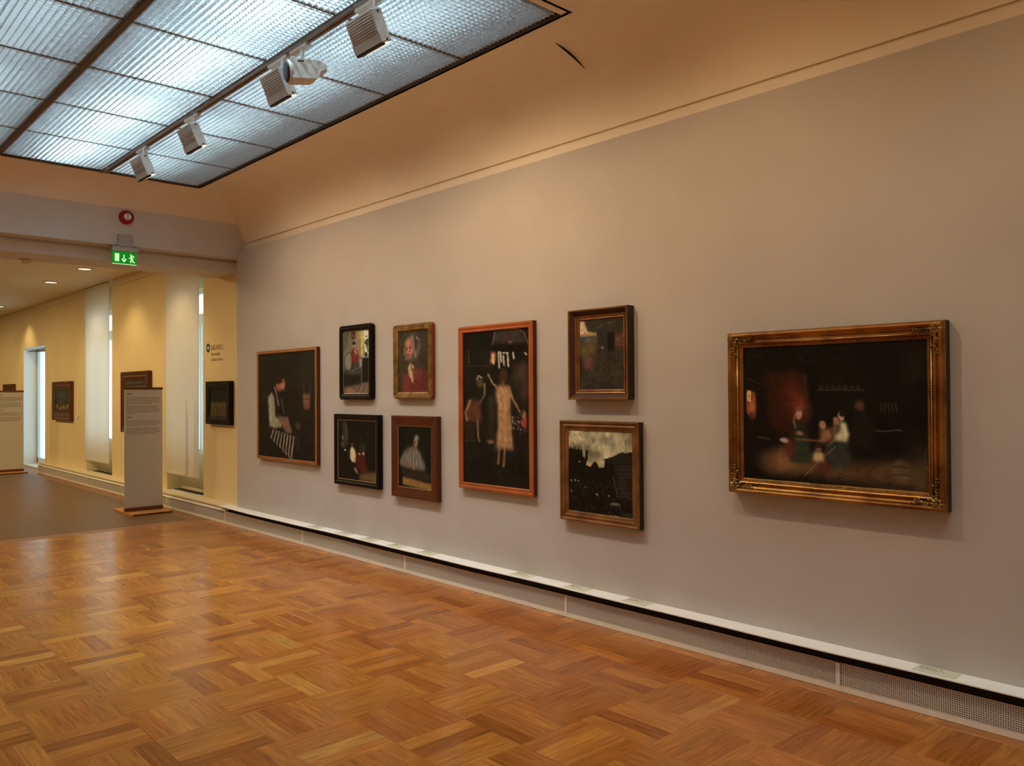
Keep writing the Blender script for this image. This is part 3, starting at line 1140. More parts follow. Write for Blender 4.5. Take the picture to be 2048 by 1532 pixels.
class Canvas:
    def __init__(self, w, h, crop, base):
        """crop = (x0, y0, x1, y1): the coordinates used for the shapes below"""
        self.w, self.h = w, h
        self.x0, self.y0, self.x1, self.y1 = crop
        gx = self.x0 + (np.arange(w) + 0.5) / w * (self.x1 - self.x0)
        gy = self.y0 + (np.arange(h) + 0.5) / h * (self.y1 - self.y0)
        self.X, self.Y = np.meshgrid(gx, gy)
        self.a = np.ones((h, w, 3)) * np.array(base, float)
        # a painter's hand: every outline wavers a little
        sx_, sy_ = self.x1 - self.x0, self.y1 - self.y0
        self.X = self.X + sx_ * (0.016 * self.noise(9, 3) + 0.012 * self.noise(34, 2))
        self.Y = self.Y + sy_ * (0.013 * self.noise(9, 3) + 0.010 * self.noise(34, 2))

    def noise(self, cells, oct=3):
        out = np.zeros((self.h, self.w))
        amp = 1.0
        tot = 0
        for o in range(oct):
            n = max(2, int(cells * 2 ** o))
            m = max(2, int(cells * 2 ** o * self.h / self.w))
            g = NR.rand(m + 2, n + 2)
            yy = np.linspace(0, m, self.h)
            xx = np.linspace(0, n, self.w)
            yi, xi = yy.astype(int), xx.astype(int)
            fy, fx = (yy - yi)[:, None], (xx - xi)[None, :]
            fy, fx = fy * fy * (3 - 2 * fy), fx * fx * (3 - 2 * fx)
            v = (g[yi][:, xi] * (1 - fy) * (1 - fx) + g[yi + 1][:, xi] * fy * (1 - fx) + g[yi][:, xi + 1] * (1 - fy) * fx + g[yi + 1][:, xi + 1] * fy * fx)
            out += amp * v
            tot += amp
            amp *= 0.55
        return out / tot - 0.5

    def blur(self, m, r):
        for _ in range(2):
            for ax in (0, 1):
                k = int(r)
                if k < 1:
                    continue
                p = np.pad(m, [(k, k) if q == ax else (0, 0) for q in (0, 1)], 'edge')
                c = np.cumsum(p, axis=ax)
                z = np.zeros_like(np.take(c, [0], axis=ax))
                c = np.concatenate([z, c], axis=ax)
                n = 2 * k + 1
                m = (np.take(c, range(n, c.shape[ax]), axis=ax) - np.take(c, range(0, c.shape[ax] - n), axis=ax)) / n
        return m

    def put(self, m, col, alpha=1.0):
        m = (m * alpha)[..., None]
        self.a = self.a * (1 - m) + np.array(col, float) * m

    def poly(self, pts, col, alpha=1.0, soft=0):
        X, Y = self.X, self.Y
        ins = np.zeros(X.shape, bool)
        n = len(pts)
        for i in range(n):
            (xa, ya), (xb, yb) = pts[i], pts[(i + 1) % n]
            if ya == yb:
                continue
            c = ((ya > Y) != (yb > Y)) & (X < (xb - xa) * (Y - ya) / (yb - ya) + xa)
            ins ^= c
        m = ins.astype(float)
        if soft:
            m = self.blur(m, soft)
        self.put(m, col, alpha)

    def ell(self, cx, cy, rx, ry, col, alpha=1.0, soft=0.25, rot=0):
        c, s = math.cos(math.radians(rot)), math.sin(math.radians(rot))
        dx, dy = self.X - cx, self.Y - cy
        d = np.sqrt(((dx * c + dy * s) / rx) ** 2 + ((-dx * s + dy * c) / ry) ** 2)
        self.put(np.clip((1 + soft - d) / (2 * soft + 1e-6), 0, 1), col, alpha)

    def line(self, pts, wd, col, alpha=1.0):
        m = np.zeros(self.X.shape)
        for (a, b) in zip(pts[:-1], pts[1:]):
            vx, vy = b[0] - a[0], b[1] - a[1]
            t = np.clip(((self.X - a[0]) * vx + (self.Y - a[1]) * vy) / (vx * vx + vy * vy + 1e-9), 0, 1)
            d = np.hypot(self.X - a[0] - t * vx, self.Y - a[1] - t * vy)
            m = np.maximum(m, np.clip(1.2 - d / (wd / 2), 0, 1))
        self.put(m, col, alpha)

    def tex(self, cells, amt, oct=4):
        self.a = np.clip(self.a * (1 + amt * 2 * self.noise(cells, oct))[..., None], 0, 255)

    def linear(self):
        c = np.clip(self.a, 0, 255) / 255
        lin = np.where(c <= 0.04045, c / 12.92, ((c + 0.055) / 1.055) ** 2.4)
        lin = np.clip(lin / ILL, 0.0005, 0.9)
        lum = lin.mean(-1, keepdims=True) * np.array([1.05, 0.95, 0.75])
        return (lin * 0.88 + lum * 0.12) ** 1.06 * np.array([1.0, 0.98, 0.88])


def loop(y0, y1, z0, z1, x, t, r, nseg, ripple=0.0):
    """closed loop of a frame at inset t; y0>y1 (left edge has the larger y)"""
    a, b, c, d = y0 - t, y1 + t, z0 + t, z1 - t
    pts = []
    rr = max(0.0, r - t)
    if nseg == 0:
        pts = [(a, c), (b, c), (b, d), (a, d)]
    else:
        for (cy, cz, a0) in ((b + rr, d - rr, 0), (a - rr, d - rr, 90), (a - rr, c + rr, 180), (b + rr, c + rr, 270)):
            for i in range(nseg + 1):
                q = math.radians(a0 + 90 * i / nseg)
                pts.append((cy - rr * math.cos(q), cz + rr * math.sin(q)))
    if ripple:
        full = []
        m = len(pts)
        for i in range(m):
            p, q = pts[i], pts[(i + 1) % m]
            ln = math.hypot(q[0] - p[0], q[1] - p[1])
            k = max(1, int(ln / 0.012))
            for s in range(k):
                f = s / k
                full.append((p[0] + (q[0] - p[0]) * f, p[1] + (q[1] - p[1]) * f))
        cy, cz = (y0 + y1) / 2, (z0 + z1) / 2
        pts = []
        for i, p in enumerate(full):
            w = 1 + ripple * math.sin(i * math.pi / 2.0) / 0.3
            pts.append((cy + (p[0] - cy) * w, cz + (p[1] - cz) * w))
    return [(x, p[0], p[1]) for p in pts]


def frame_mesh(y0, y1, zb, zt, xf, prof, r=0.0, nseg=0, ripple=0.0):
    """prof: [(inset, depth behind the front plane)] from the outer back edge to the sight edge"""
    mb = MB()
    loops = []
    npt = None
    for k, (t, dp) in enumerate(prof):
        if ripple and npt is None:
            base = loop(y0, y1, zb, zt, 0, 0, r, nseg, ripple)
        if ripple:
            # scale the outer rippled loop inwards
            cy, cz = (y0 + y1) / 2, (zb + zt) / 2
            sy = 1 - 2 * t / (y0 - y1)
            szz = 1 - 2 * t / (zt - zb)
            lp = [(xf + dp, cy + (p[1] - cy) * sy, cz + (p[2] - cz) * szz) for p in base]
        else:
            lp = loop(y0, y1, zb, zt, xf + dp, t, r, nseg)
        npt = len(lp)
        loops.append(len(mb.v))
        mb.v += lp
    for a, b in zip(loops[:-1], loops[1:]):
        for i in range(npt):
            j = (i + 1) % npt
            mb.f.append((a + i, a + j, b + j, b + i))
    return mb


def canvas_obj(cv, y0, y1, zb, zt, x, parent):
    h, w = cv.h, cv.w
    ys = np.linspace(y0, y1, w)
    zs = np.linspace(zt, zb, h)
    YY, ZZ = np.meshgrid(ys, zs)
    co = np.stack([np.full(YY.shape, x), YY, ZZ], -1).reshape(-1, 3)
    i = np.arange(h - 1)[:, None] * w + np.arange(w - 1)[None, :]
    quads = np.stack([i, i + w, i + w + 1, i + 1], -1).reshape(-1)
    nq = (h - 1) * (w - 1)
    me = bpy.data.meshes.new('canvas')
    me.vertices.add(h * w)
    me.vertices.foreach_set('co', co.ravel())
    me.loops.add(4 * nq)
    me.loops.foreach_set('vertex_index', quads.astype(np.int32))
    me.polygons.add(nq)
    me.polygons.foreach_set('loop_start', np.arange(0, 4 * nq, 4, dtype=np.int32))
    me.update(calc_edges=True)
    at = me.color_attributes.new('paint', 'FLOAT_COLOR', 'POINT')
    col = np.ones((h * w, 4), np.float32)
    col[:, :3] = cv.linear().reshape(-1, 3)
    at.data.foreach_set('color', col.ravel())
    me.materials.append(M['canvas'])
    o = bpy.data.objects.new('canvas', me)
    C.objects.link(o)
    o.parent = parent
    o.matrix_parent_inverse = parent.matrix_basis.inverted()
    return o


def painting(label, y0, y1, zb, zt, depth, width, prof, fm, cv, xw=XW, r=0.0, nseg=0, ripple=0.0, fillet=None, rec=0.010, smooth=False, side=None, scoop=None):
    t = thing('framed_painting', label, 'painting', (xw, (y0 + y1) / 2, (zb + zt) / 2))
    xf = xw - depth
    full = [(0.0015, depth - 0.002)] + prof
    if side:
        frame_mesh(y0, y1, zb, zt, xf, full[:2], r, nseg, ripple).build('frame_side', side, t, recalc=False)
        full = prof
    if scoop:
        a, b, sm = scoop
        frame_mesh(y0, y1, zb, zt, xf, full[a:b + 1], r, nseg, ripple).build('scoop', sm, t, recalc=False)
        frame_mesh(y0, y1, zb, zt, xf, full[b:], r, nseg, ripple).build('inner_moulding', fm, t, recalc=False)
        full = full[:a + 1]
    frame_mesh(y0, y1, zb, zt, xf, full, r, nseg, ripple).build('frame', fm, t, smooth=smooth, recalc=False)
    if fillet:
        fwid, fmat = fillet
        frame_mesh(y0 - width + 0.001, y1 + width - 0.001, zb + width - 0.001, zt - width + 0.001, xf + rec - 0.004,
                   [(0, 0.008), (0, 0.001), (0.002, 0), (fwid, 0.001), (fwid, 0.007)]).build('fillet', fmat, t, recalc=False)
    canvas_obj(cv, y0 - width, y1 + width, zb + width, zt - width, xf + rec + 0.002, t)
    b = MB()
    b.box(xf + rec + 0.004, xw - 0.002, y1 + width * 0.5, y0 - width * 0.5, zb + width * 0.5, zt - width * 0.5)
    b.build('back_board', 'old_brown', t)
    return t


# --- A: seated man, dark room -------------------------------------------------------
c = Canvas(120, 130, (118, 130, 728, 1290), (36, 28, 18))
c.tex(5, 0.35)
c.ell(640, 400, 130, 260, (48, 40, 24), 0.5, 0.6)
c.line([(130, 190), (240, 200)], 18, (62, 54, 40), 0.6)
c.line([(540, 480), (720, 500)], 10, (52, 44, 28), 0.5)
c.poly([(300, 500), (360, 560), (410, 690), (430, 830), (300, 830), (255, 640), (250, 580)], (40, 20, 14), 1, 1)
c.poly([(270, 560), (225, 620), (240, 940), (300, 965), (370, 955), (390, 870), (310, 840), (300, 620)], (150, 134, 100), 1, 1)
c.line([(250, 640), (262, 900)], 26, (176, 160, 122), 0.6)
c.line([(300, 505), (325, 590), (345, 720)], 16, (160, 148, 118), 0.8)
c.line([(375, 640), (405, 800)], 14, (104, 94, 72), 0.8)
c.poly([(330, 830), (450, 835), (490, 1005), (425, 1010), (360, 900)], (118, 84, 62), 1, 1)
c.poly([(370, 860), (440, 880), (445, 930), (390, 920)], (140, 84, 52), 1, 1)
c.ell(365, 470, 46, 84, (150, 82, 52), 1, 0.2, 10)
c.ell(390, 500, 24, 50, (178, 112, 76), 0.8, 0.4)
c.ell(345, 430, 40, 44, (52, 26, 16), 1, 0.2)
c.ell(390, 385, 32, 34, (34, 24, 16), 1, 0.3)
c.ell(392, 462, 9, 8, (46, 22, 14), 0.8, 0.4)
c.ell(550, 925, 24, 36, (96, 66, 46), 0.8, 0.4)
c.poly([(250, 965), (330, 1000), (500, 1020), (505, 1290), (420, 1290), (340, 1140), (250, 1010)], (46, 28, 20), 1, 1)
for k in range(8):
    x = 262 + k * 31
    c.line([(x + 26, 985 + k * 8), (x, 1060 + k * 30), (x - 2 + k * 2, 1080 + k * 32)], 15, (178, 158, 130), 0.9)
c.line([(520, 1010), (560, 1180)], 10, (70, 62, 50), 0.7)
c.line([(560, 1060), (545, 1180)], 12, (80, 76, 66), 0.6)
c.poly([(596, 588), (672, 588), (664, 750), (606, 748)], (126, 74, 50), 1, 1)
c.line([(594, 640), (674, 640)], 14, (84, 46, 30), 0.9)
c.line([(606, 500), (614, 588)], 12, (84, 76, 60), 0.9)
c.line([(680, 510), (660, 590)], 12, (74, 66, 52), 0.9)
c.tex(26, 0.16)
painting('large dark painting of a seated man, narrow pale frame, farthest on the grey wall', 8.72, 7.375, 0.820, 2.022, 0.045, 0.034,
         [(0.0, 0.004), (0.004, 0.0), (0.030, 0.0), (0.034, 0.004), (0.034, 0.014)], 'light_wood', c, side='mahogany')

# --- B: figure with a wheel by a window, black ripple frame ----------------------------
c = Canvas(84, 120, (225, 255, 612, 1280), (112, 104, 80))
c.poly([(225, 255), (330, 255), (300, 500), (225, 620)], (86, 84, 60), 1, 6)
c.poly([(410, 255), (470, 255), (465, 700), (420, 640)], (150, 118, 78), 1, 3)
c.poly([(465, 255), (535, 255), (530, 690), (485, 690)], (196, 160, 84), 1, 1)
c.line([(480, 255), (486, 690)], 14, (120, 92, 46), 0.7)
c.poly([(530, 255), (612, 255), (612, 650), (545, 650)], (214, 204, 160), 1, 1)
for k in range(26):
    c.ell(585 + RNG.gauss(0, 18), 480 + RNG.gauss(0, 55), 11, 15, (48, 50, 28), 0.8, 0.4)
c.line([(590, 400), (585, 640)], 8, (56, 48, 28), 0.8)
c.poly([(350, 268), (408, 268), (406, 392), (350, 394)], (78, 30, 20), 1, 1)
c.ell(378, 340, 16, 34, (124, 76, 58), 0.8, 0.4)
c.poly([(486, 680), (612, 660), (612, 720), (486, 712)], (150, 142, 124), 1, 1)
c.ell(565, 650, 16, 40, (36, 28, 20), 1, 0.3)
c.poly([(225, 900), (500, 880), (500, 1280), (225, 1280)], (38, 30, 20), 1, 4)
c.poly([(500, 706), (612, 706), (612, 1100), (500, 1100)], (30, 25, 17), 1, 1)
c.poly([(345, 575), (378, 545), (418, 555), (455, 650), (470, 725), (440, 790), (350, 790)], (124, 34, 30), 1, 1)
c.poly([(395, 560), (412, 560), (425, 640), (408, 640)], (188, 166, 140), 1, 1)
c.ell(388, 490, 24, 40, (156, 112, 84), 1, 0.2)
c.ell(386, 462, 25, 24, (34, 24, 18), 1, 0.2)
c.poly([(345, 780), (470, 770), (480, 960), (330, 980)], (66, 60, 48), 1, 2)
c.poly([(470, 730), (510, 730), (505, 830), (475, 850)], (140, 134, 124), 1, 1)
for k in range(64):
    a0, a1 = k * math.pi / 32, (k + 1) * math.pi / 32
    c.line([(312 + 66 * math.cos(a0), 765 + 160 * math.sin(a0)), (312 + 66 * math.cos(a1), 765 + 160 * math.sin(a1))], 10, (30, 24, 16), 1)
c.ell(300, 765, 42, 130, (150, 146, 116), 0.35, 0.3)
c.line([(260, 960), (500, 830)], 14, (120, 104, 74), 0.9)
c.line([(505, 840), (500, 1090)], 12, (104, 96, 80), 0.8)
c.poly([(235, 1170), (460, 1120), (612, 1100), (612, 1280), (235, 1280)], (112, 84, 58), 1, 2)
for k in range(7):
    c.line([(500 + k * 22, 1110), (430 + k * 30, 1265)], 10, ((66, 70, 52), (150, 126, 92), (132, 72, 52))[k % 3], 0.9)
c.ell(330, 1230, 70, 40, (156, 96, 76), 0.8, 0.5)
c.tex(20, 0.14)
painting('small painting of a red-clothed figure by a wheel, black rippled rounded frame', 6.93, 6.37, 1.488, 2.194, 0.05, 0.055,
         [(-0.002, 0.010), (0.002, 0.003), (0.012, 0.0), (0.020, 0.004), (0.030, 0.002), (0.042, 0.006), (0.055, 0.012), (0.055, 0.018)], 'ebony', c,
         r=0.030, nseg=5, ripple=0.0012, fillet=(0.005, 'steel'), rec=0.016)

# --- C: head of an old person in red shawl, aged gilt frame ------------------------------
c = Canvas(84, 110, (208, 255, 690, 1240), (64, 52, 34))
c.tex(4, 0.25)
c.poly([(270, 1240), (290, 1040), (340, 930), (400, 870), (560, 850), (660, 920), (690, 1000), (690, 1240)], (112, 44, 32), 1, 3)
c.ell(600, 1080, 90, 160, (84, 36, 26), 0.5, 0.6)
c.ell(330, 1080, 60, 160, (132, 54, 42), 0.6, 0.6)
c.poly([(395, 760), (360, 860), (380, 960), (440, 1100), (450, 1020), (425, 900)], (188, 150, 96), 1, 1)
c.poly([(400, 765), (470, 840), (430, 870)], (186, 150, 120), 1, 1)
for k in range(5):
    c.line([(450 + k * 28, 870), (430 + k * 34, 1040)], 10, (164, 118, 96), 0.55)
c.ell(430, 520, 118, 190, (120, 106, 82), 0.9, 0.3, 8)
c.ell(470, 480, 50, 160, (58, 46, 32), 0.8, 0.4, 10)
c.ell(385, 545, 68, 150, (162, 92, 66), 1, 0.25, 8)
c.ell(365, 450, 46, 60, (186, 116, 86), 0.8, 0.5)
c.ell(410, 590, 40, 60, (182, 100, 84), 0.7, 0.5)
c.line([(366, 500), (362, 600)], 16, (206, 146, 112), 0.7)
c.ell(345, 535, 18, 12, (54, 26, 18), 0.8, 0.4)
c.ell(400, 530, 18, 12, (54, 26, 18), 0.8, 0.4)
c.ell(370, 650, 28, 12, (84, 34, 26), 0.7, 0.4)
c.ell(350, 700, 46, 36, (130, 90, 66), 0.7, 0.5)
c.line([(430, 350), (455, 430), (465, 560), (490, 690)], 26, (158, 140, 112), 0.6)
c.line([(495, 370), (530, 410)], 22, (176, 158, 126), 0.7)
c.line([(310, 540), (300, 640)], 22, (140, 122, 96), 0.5)
c.tex(24, 0.2)
painting('small portrait of an old face with red shawl, aged gilt rounded frame', 6.02, 5.46, 1.494, 2.146, 0.05, 0.060,
         [(0.0, 0.012), (0.006, 0.002), (0.016, 0.0), (0.022, 0.006), (0.030, 0.004), (0.038, 0.010), (0.046, 0.008), (0.060, 0.018), (0.060, 0.024)], 'gold_green', c,
         r=0.034, nseg=5, rec=0.022, side='red_wood')

# --- D: dark interior, light from an arch, black frame -----------------------------------
c = Canvas(110, 96, (190, 215, 830, 1270), (28, 22, 13))
c.tex(5, 0.25)
c.poly([(265, 240), (320, 250), (358, 340), (360, 660), (290, 720), (262, 560), (280, 400)], (62, 56, 36), 1, 2)
c.line([(300, 240), (340, 320), (352, 560)], 16, (96, 86, 60), 0.8)
c.line([(268, 500), (278, 560)], 14, (180, 168, 120), 0.9)
c.poly([(250, 620), (290, 620), (285, 700), (250, 690)], (96, 88, 64), 1, 1)
c.ell(315, 752, 15, 14, (186, 172, 140), 1, 0.3)
c.ell(440, 650, 34, 36, (80, 50, 28), 1, 0.3)
c.poly([(400, 740), (430, 680), (480, 720), (505, 830), (490, 950), (430, 970), (395, 860)], (206, 180, 126), 1, 1)
c.line([(400, 760), (410, 900)], 14, (228, 208, 156), 0.9)
c.ell(445, 980, 40, 34, (40, 22, 12), 1, 0.3)
c.poly([(450, 1030), (500, 1040), (550, 1150), (500, 1130)], (136, 112, 74), 1, 1)
c.poly([(510, 800), (640, 800), (680, 1080), (590, 1110), (510, 1060), (500, 900)], (88, 26, 16), 1, 2)
c.poly([(560, 560), (620, 640), (640, 780), (540, 790), (550, 660)], (46, 40, 30), 1, 2)
c.line([(628, 640), (635, 770)], 18, (92, 84, 68), 0.8)
c.ell(580, 530, 26, 36, (40, 28, 18), 1, 0.3)
c.ell(618, 790, 20, 26, (190, 140, 102), 1, 0.3)
c.ell(552, 800, 20, 18, (176, 128, 92), 1, 0.3)
c.poly([(540, 1170), (700, 1090), (830, 1080), (830, 1270), (550, 1250)], (112, 82, 46), 1, 3)
c.poly([(360, 760), (400, 720), (395, 930), (370, 900)], (70, 46, 20), 0.8, 2)
c.tex(22, 0.18)
painting('small dark interior with red skirt, flat black frame with thin pale inner line', 7.03, 6.25, 0.668, 1.348, 0.05, 0.054,
         [(0.0, 0.004), (0.004, 0.0), (0.030, 0.0), (0.040, 0.006), (0.054, 0.008), (0.054, 0.014)], 'ebony', c, fillet=(0.007, 'fillet'), rec=0.013)

# --- E: bearded figure at a table, mahogany frame ---------------------------------------
c = Canvas(84, 100, (182, 250, 695, 1195), (22, 21, 10))
c.ell(460, 500, 180, 240, (36, 34, 18), 0.5, 0.6)
c.poly([(400, 560), (330, 590), (260, 700), (205, 800), (240, 880), (420, 910), (600, 910), (590, 840), (540, 700), (490, 590)], (116, 102, 82), 1, 3)
for k in range(7):
    c.line([(370 + k * 24, 600 + k * 6), (380 + k * 22, 860)], 10, ((150, 134, 108), (72, 60, 46))[k % 2], 0.7)
c.line([(290, 640), (225, 800), (235, 850)], 36, (128, 112, 92), 0.7)
c.line([(520, 660), (590, 850)], 32, (96, 88, 70), 0.7)
c.ell(455, 490, 32, 62, (150, 96, 72), 1, 0.25)
c.ell(470, 430, 30, 40, (150, 136, 112), 0.8, 0.4)
c.ell(450, 560, 24, 40, (140, 104, 82), 0.7, 0.5)
c.ell(446, 500, 10, 18, (84, 40, 28), 0.7, 0.5)
c.ell(310, 820, 50, 46, (124, 84, 66), 0.9, 0.4)
c.ell(420, 880, 26, 34, (134, 98, 78), 0.8, 0.4)
c.poly([(225, 920), (690, 940), (690, 1080), (270, 1030)], (52, 40, 28), 1, 2)
c.poly([(250, 1030), (695, 1090), (695, 1195), (250, 1150)], (146, 98, 50), 1, 1)
c.poly([(182, 920), (240, 930), (240, 1180), (182, 1180)], (34, 14, 8), 1, 1)
c.tex(22, 0.2)
painting('small dark painting of a bearded figure at a table, wide mahogany frame', 6.05, 5.385, 0.636, 1.350, 0.05, 0.088,
         [(0.0, 0.006), (0.006, 0.0), (0.020, 0.0), (0.080, 0.010), (0.088, 0.010), (0.088, 0.016)], 'mahogany', c, fillet=(0.006, 'fillet'), rec=0.015)

# --- F: tall dark bath house with draped standing figure, orange wood frame ----------------
c = Canvas(100, 170, (80, 130, 612, 1380), (32, 26, 17))
c.tex(5, 0.3)
c.poly([(80, 130), (330, 130), (320, 300), (80, 290)], (26, 21, 13), 1, 3)
c.poly([(350, 140), (520, 130), (600, 250), (325, 240)], (62, 46, 36), 1, 2)
c.line([(350, 145), (325, 240)], 7, (140, 124, 98), 0.9)
c.line([(500, 130), (570, 170), (600, 250)], 8, (132, 112, 86), 0.8)
c.ell(470, 235, 20, 10, (150, 84, 66), 0.7, 0.5)
c.line([(130, 285), (130, 395)], 8, (112, 98, 76), 0.8)
c.line([(80, 410), (300, 415)], 12, (64, 54, 38), 0.7)
c.line([(80, 228), (320, 232)], 6, (52, 44, 30), 0.7)
c.poly([(320, 250), (612, 262), (612, 310), (320, 300)], (24, 18, 11), 1, 1)
c.poly([(318, 310), (350, 310), (352, 390), (336, 400), (306, 390)], (190, 116, 62), 1, 1)
for x, y0_, y1_ in ((376, 312, 430), (412, 340, 420), (446, 330, 426), (330, 330, 400), (392, 316, 390), (490, 320, 366), (580, 325, 340)):
    c.line([(x, y0_), (x + 6, y1_)], 15, (222, 200, 158), 0.9)
c.line([(410, 322), (450, 322)], 12, (226, 208, 172), 0.9)
c.ell(560, 470, 50, 60, (92, 66, 46), 0.7, 0.6)
c.ell(580, 610, 40, 90, (84, 56, 38), 0.7, 0.6)
c.ell(510, 530, 40, 60, (70, 54, 36), 0.6, 0.6)
# pale figure in a long tunic, seen from behind
c.poly([(360, 580), (405, 566), (455, 580), (470, 660), (462, 760), (470, 900), (486, 1080), (352, 1080), (366, 900), (368, 760), (352, 660)], (176, 122, 74), 1, 2)
for k in range(5):
    c.line([(385 + k * 18, 640), (372 + k * 26, 1070)], 8, ((196, 144, 92), (146, 96, 56))[k % 2], 0.55)
c.line([(362, 790), (462, 790)], 9, (136, 88, 50), 0.7)
c.line([(362, 590), (330, 560), (292, 490)], 17, (170, 120, 78), 1)
c.line([(455, 590), (486, 690), (540, 780)], 20, (160, 108, 66), 1)
c.ell(412, 500, 34, 58, (70, 42, 24), 1, 0.2)
c.line([(408, 540), (405, 585)], 18, (120, 78, 46), 0.9)
c.line([(378, 1080), (368, 1200)], 20, (150, 100, 60), 0.9)
c.line([(420, 1080), (410, 1215)], 20, (146, 98, 58), 0.9)
# two dim clothed figures at the left
c.poly([(132, 690), (220, 690), (240, 830), (220, 890), (95, 880), (100, 800)], (92, 52, 30), 1, 2)
c.line([(140, 700), (100, 800), (110, 860)], 26, (160, 106, 62), 0.9)
c.line([(200, 870), (205, 1000), (215, 1030)], 22, (150, 100, 62), 0.9)
c.ell(222, 545, 28, 52, (84, 62, 38), 1, 0.25)
c.line([(195, 520), (215, 495), (245, 510)], 10, (206, 188, 146), 0.9)
c.line([(262, 560), (260, 650), (225, 710)], 18, (132, 104, 68), 0.9)
c.poly([(285, 650), (350, 655), (340, 860), (330, 1010), (290, 1010), (292, 860)], (50, 42, 30), 1, 2)
c.ell(308, 1025, 30, 16, (132, 90, 60), 0.9, 0.4)
c.poly([(85, 880), (180, 880), (176, 1030), (88, 1030)], (48, 36, 24), 1, 1)
c.line([(85, 1035), (180, 1030)], 6, (90, 64, 42), 0.8)
for k in range(26):
    c.ell(530 + RNG.gauss(0, 34), 880 + RNG.gauss(0, 40), 5, 8, ((190, 170, 140), (150, 60, 46), (110, 90, 60))[k % 3], 0.8, 0.4)
c.ell(572, 860, 18, 46, (170, 58, 44), 0.9, 0.4)
c.ell(570, 800, 14, 30, (172, 130, 92), 0.7, 0.4)
for k in range(14):
    x, y = RNG.uniform(100, 600), RNG.uniform(1080, 1370)
    c.line([(x, y), (x + RNG.uniform(-40, 60), y + RNG.uniform(20, 80))], 8, (56, 46, 32), 0.5)
c.tex(24, 0.2)
painting('tall dark painting of a pale standing figure, orange wood frame', 5.107, 4.245, 0.785, 2.073, 0.045, 0.050,
         [(0.0, 0.006), (0.003, 0.002), (0.014, 0.0), (0.026, 0.004), (0.034, 0.005), (0.042, 0.003), (0.050, 0.008), (0.050, 0.016)], 'orange_wood', c, rec=0.014, side='mahogany')

# --- G: old shed corner, deep scooped brown frame ---------------------------------------
c = Canvas(84, 100, (265, 290, 858, 1232), (58, 46, 32))
c.tex(6, 0.3)
c.poly([(265, 300), (340, 305), (375, 400), (400, 450), (500, 480), (500, 520), (265, 515)], (196, 164, 122), 1, 1)
c.ell(320, 440, 40, 30, (206, 160, 128), 0.7, 0.5)
for k in range(14):
    c.ell(290 + k * 16, 490 + RNG.gauss(0, 10), 12, 16, ((196, 150, 62), (150, 110, 44))[k % 2], 0.9, 0.3)
c.poly([(265, 515), (520, 510), (520, 600), (265, 620)], (70, 66, 58), 1, 3)
c.ell(385, 560, 44, 34, (98, 96, 88), 0.8, 0.5)
c.poly([(265, 620), (520, 590), (470, 760), (265, 780)], (100, 80, 40), 1, 5)
c.poly([(330, 320), (500, 290), (858, 280), (858, 470), (560, 470), (380, 450)], (56, 45, 33), 1, 2)
c.line([(460, 430), (600, 370), (760, 340)], 12, (92, 78, 56), 0.8)
c.line([(380, 440), (540, 420)], 9, (36, 24, 15), 0.9)
c.poly([(520, 450), (640, 450), (650, 780), (520, 740)], (52, 43, 34), 1, 3)
c.poly([(645, 485), (740, 485), (735, 720), (645, 740)], (28, 21, 14), 1, 1)
c.poly([(745, 520), (858, 515), (858, 680), (745, 680)], (104, 62, 40), 1, 1)
for k in range(6):
    c.line([(560, 480 + k * 44), (858, 500 + k * 46)], 7, (36, 26, 18), 0.5)
c.ell(575, 680, 16, 16, (132, 124, 112), 0.8, 0.4)
c.poly([(310, 800), (445, 780), (445, 950), (330, 960)], (118, 68, 54), 0.9, 4)
for k in range(150):
    x, y = RNG.uniform(270, 855), RNG.uniform(720, 1225)
    c.line([(x, y), (x + RNG.uniform(-24, 24), y - RNG.uniform(14, 50))], 7, ((92, 78, 56), (48, 38, 25), (110, 96, 72), (70, 60, 40))[k % 4], 0.5)
c.tex(26, 0.2)
painting('small painting of a weathered shed, deep scooped brown frame, hung above the landscape', 3.866, 3.340, 1.494, 2.107, 0.075, 0.070,
         [(0.0, 0.006), (0.003, 0.0), (0.010, 0.0), (0.014, 0.006), (0.040, 0.034), (0.044, 0.030), (0.052, 0.034), (0.056, 0.042), (0.062, 0.040), (0.070, 0.046), (0.070, 0.052)],
         'gilt_brown', c, rec=0.048, side='dark_side', scoop=(3, 5, 'scoop_shade_brown'))

# --- H: cloudy evening over dark trees and a log barn --------------------------------------
c = Canvas(130, 120, (172, 205, 920, 1150), (168, 148, 102))
n = c.noise(4, 4)
m = np.clip(n * 4 + 0.5, 0, 1)
c.put(m, (208, 186, 132), 0.9)
n = c.noise(5, 4)
c.put(np.clip(n * 5 + 0.2, 0, 1), (112, 98, 72), 0.75)
c.ell(470, 470, 90, 70, (104, 90, 62), 0.6, 0.7)
c.ell(600, 290, 60, 70, (118, 104, 86), 0.7, 0.6)
c.ell(480, 250, 70, 40, (200, 182, 126), 0.6, 0.6)
c.ell(640, 240, 24, 30, (222, 208, 150), 0.8, 0.5)
c.ell(560, 410, 80, 40, (206, 186, 128), 0.6, 0.6)
c.ell(430, 596, 60, 22, (206, 150, 96), 0.8, 0.5)
c.ell(560, 570, 50, 40, (206, 172, 106), 0.7, 0.5)
tl = [(172, 400)]
x = 172
while x < 330:
    tl += [(x + 10, RNG.uniform(400, 450)), (x + 17, RNG.uniform(330, 390)), (x + 24, RNG.uniform(410, 460))]
    x += 24
tl += [(345, 500), (372, 530), (378, 440), (392, 425), (412, 440), (405, 540), (385, 600), (440, 622), (475, 565), (500, 555), (525, 580), (540, 625), (600, 610), (610, 540), (590, 530), (690, 490), (800, 430), (820, 440), (920, 430)]
c.poly(tl + [(920, 1150), (172, 1150)], (27, 21, 12), 1, 0)
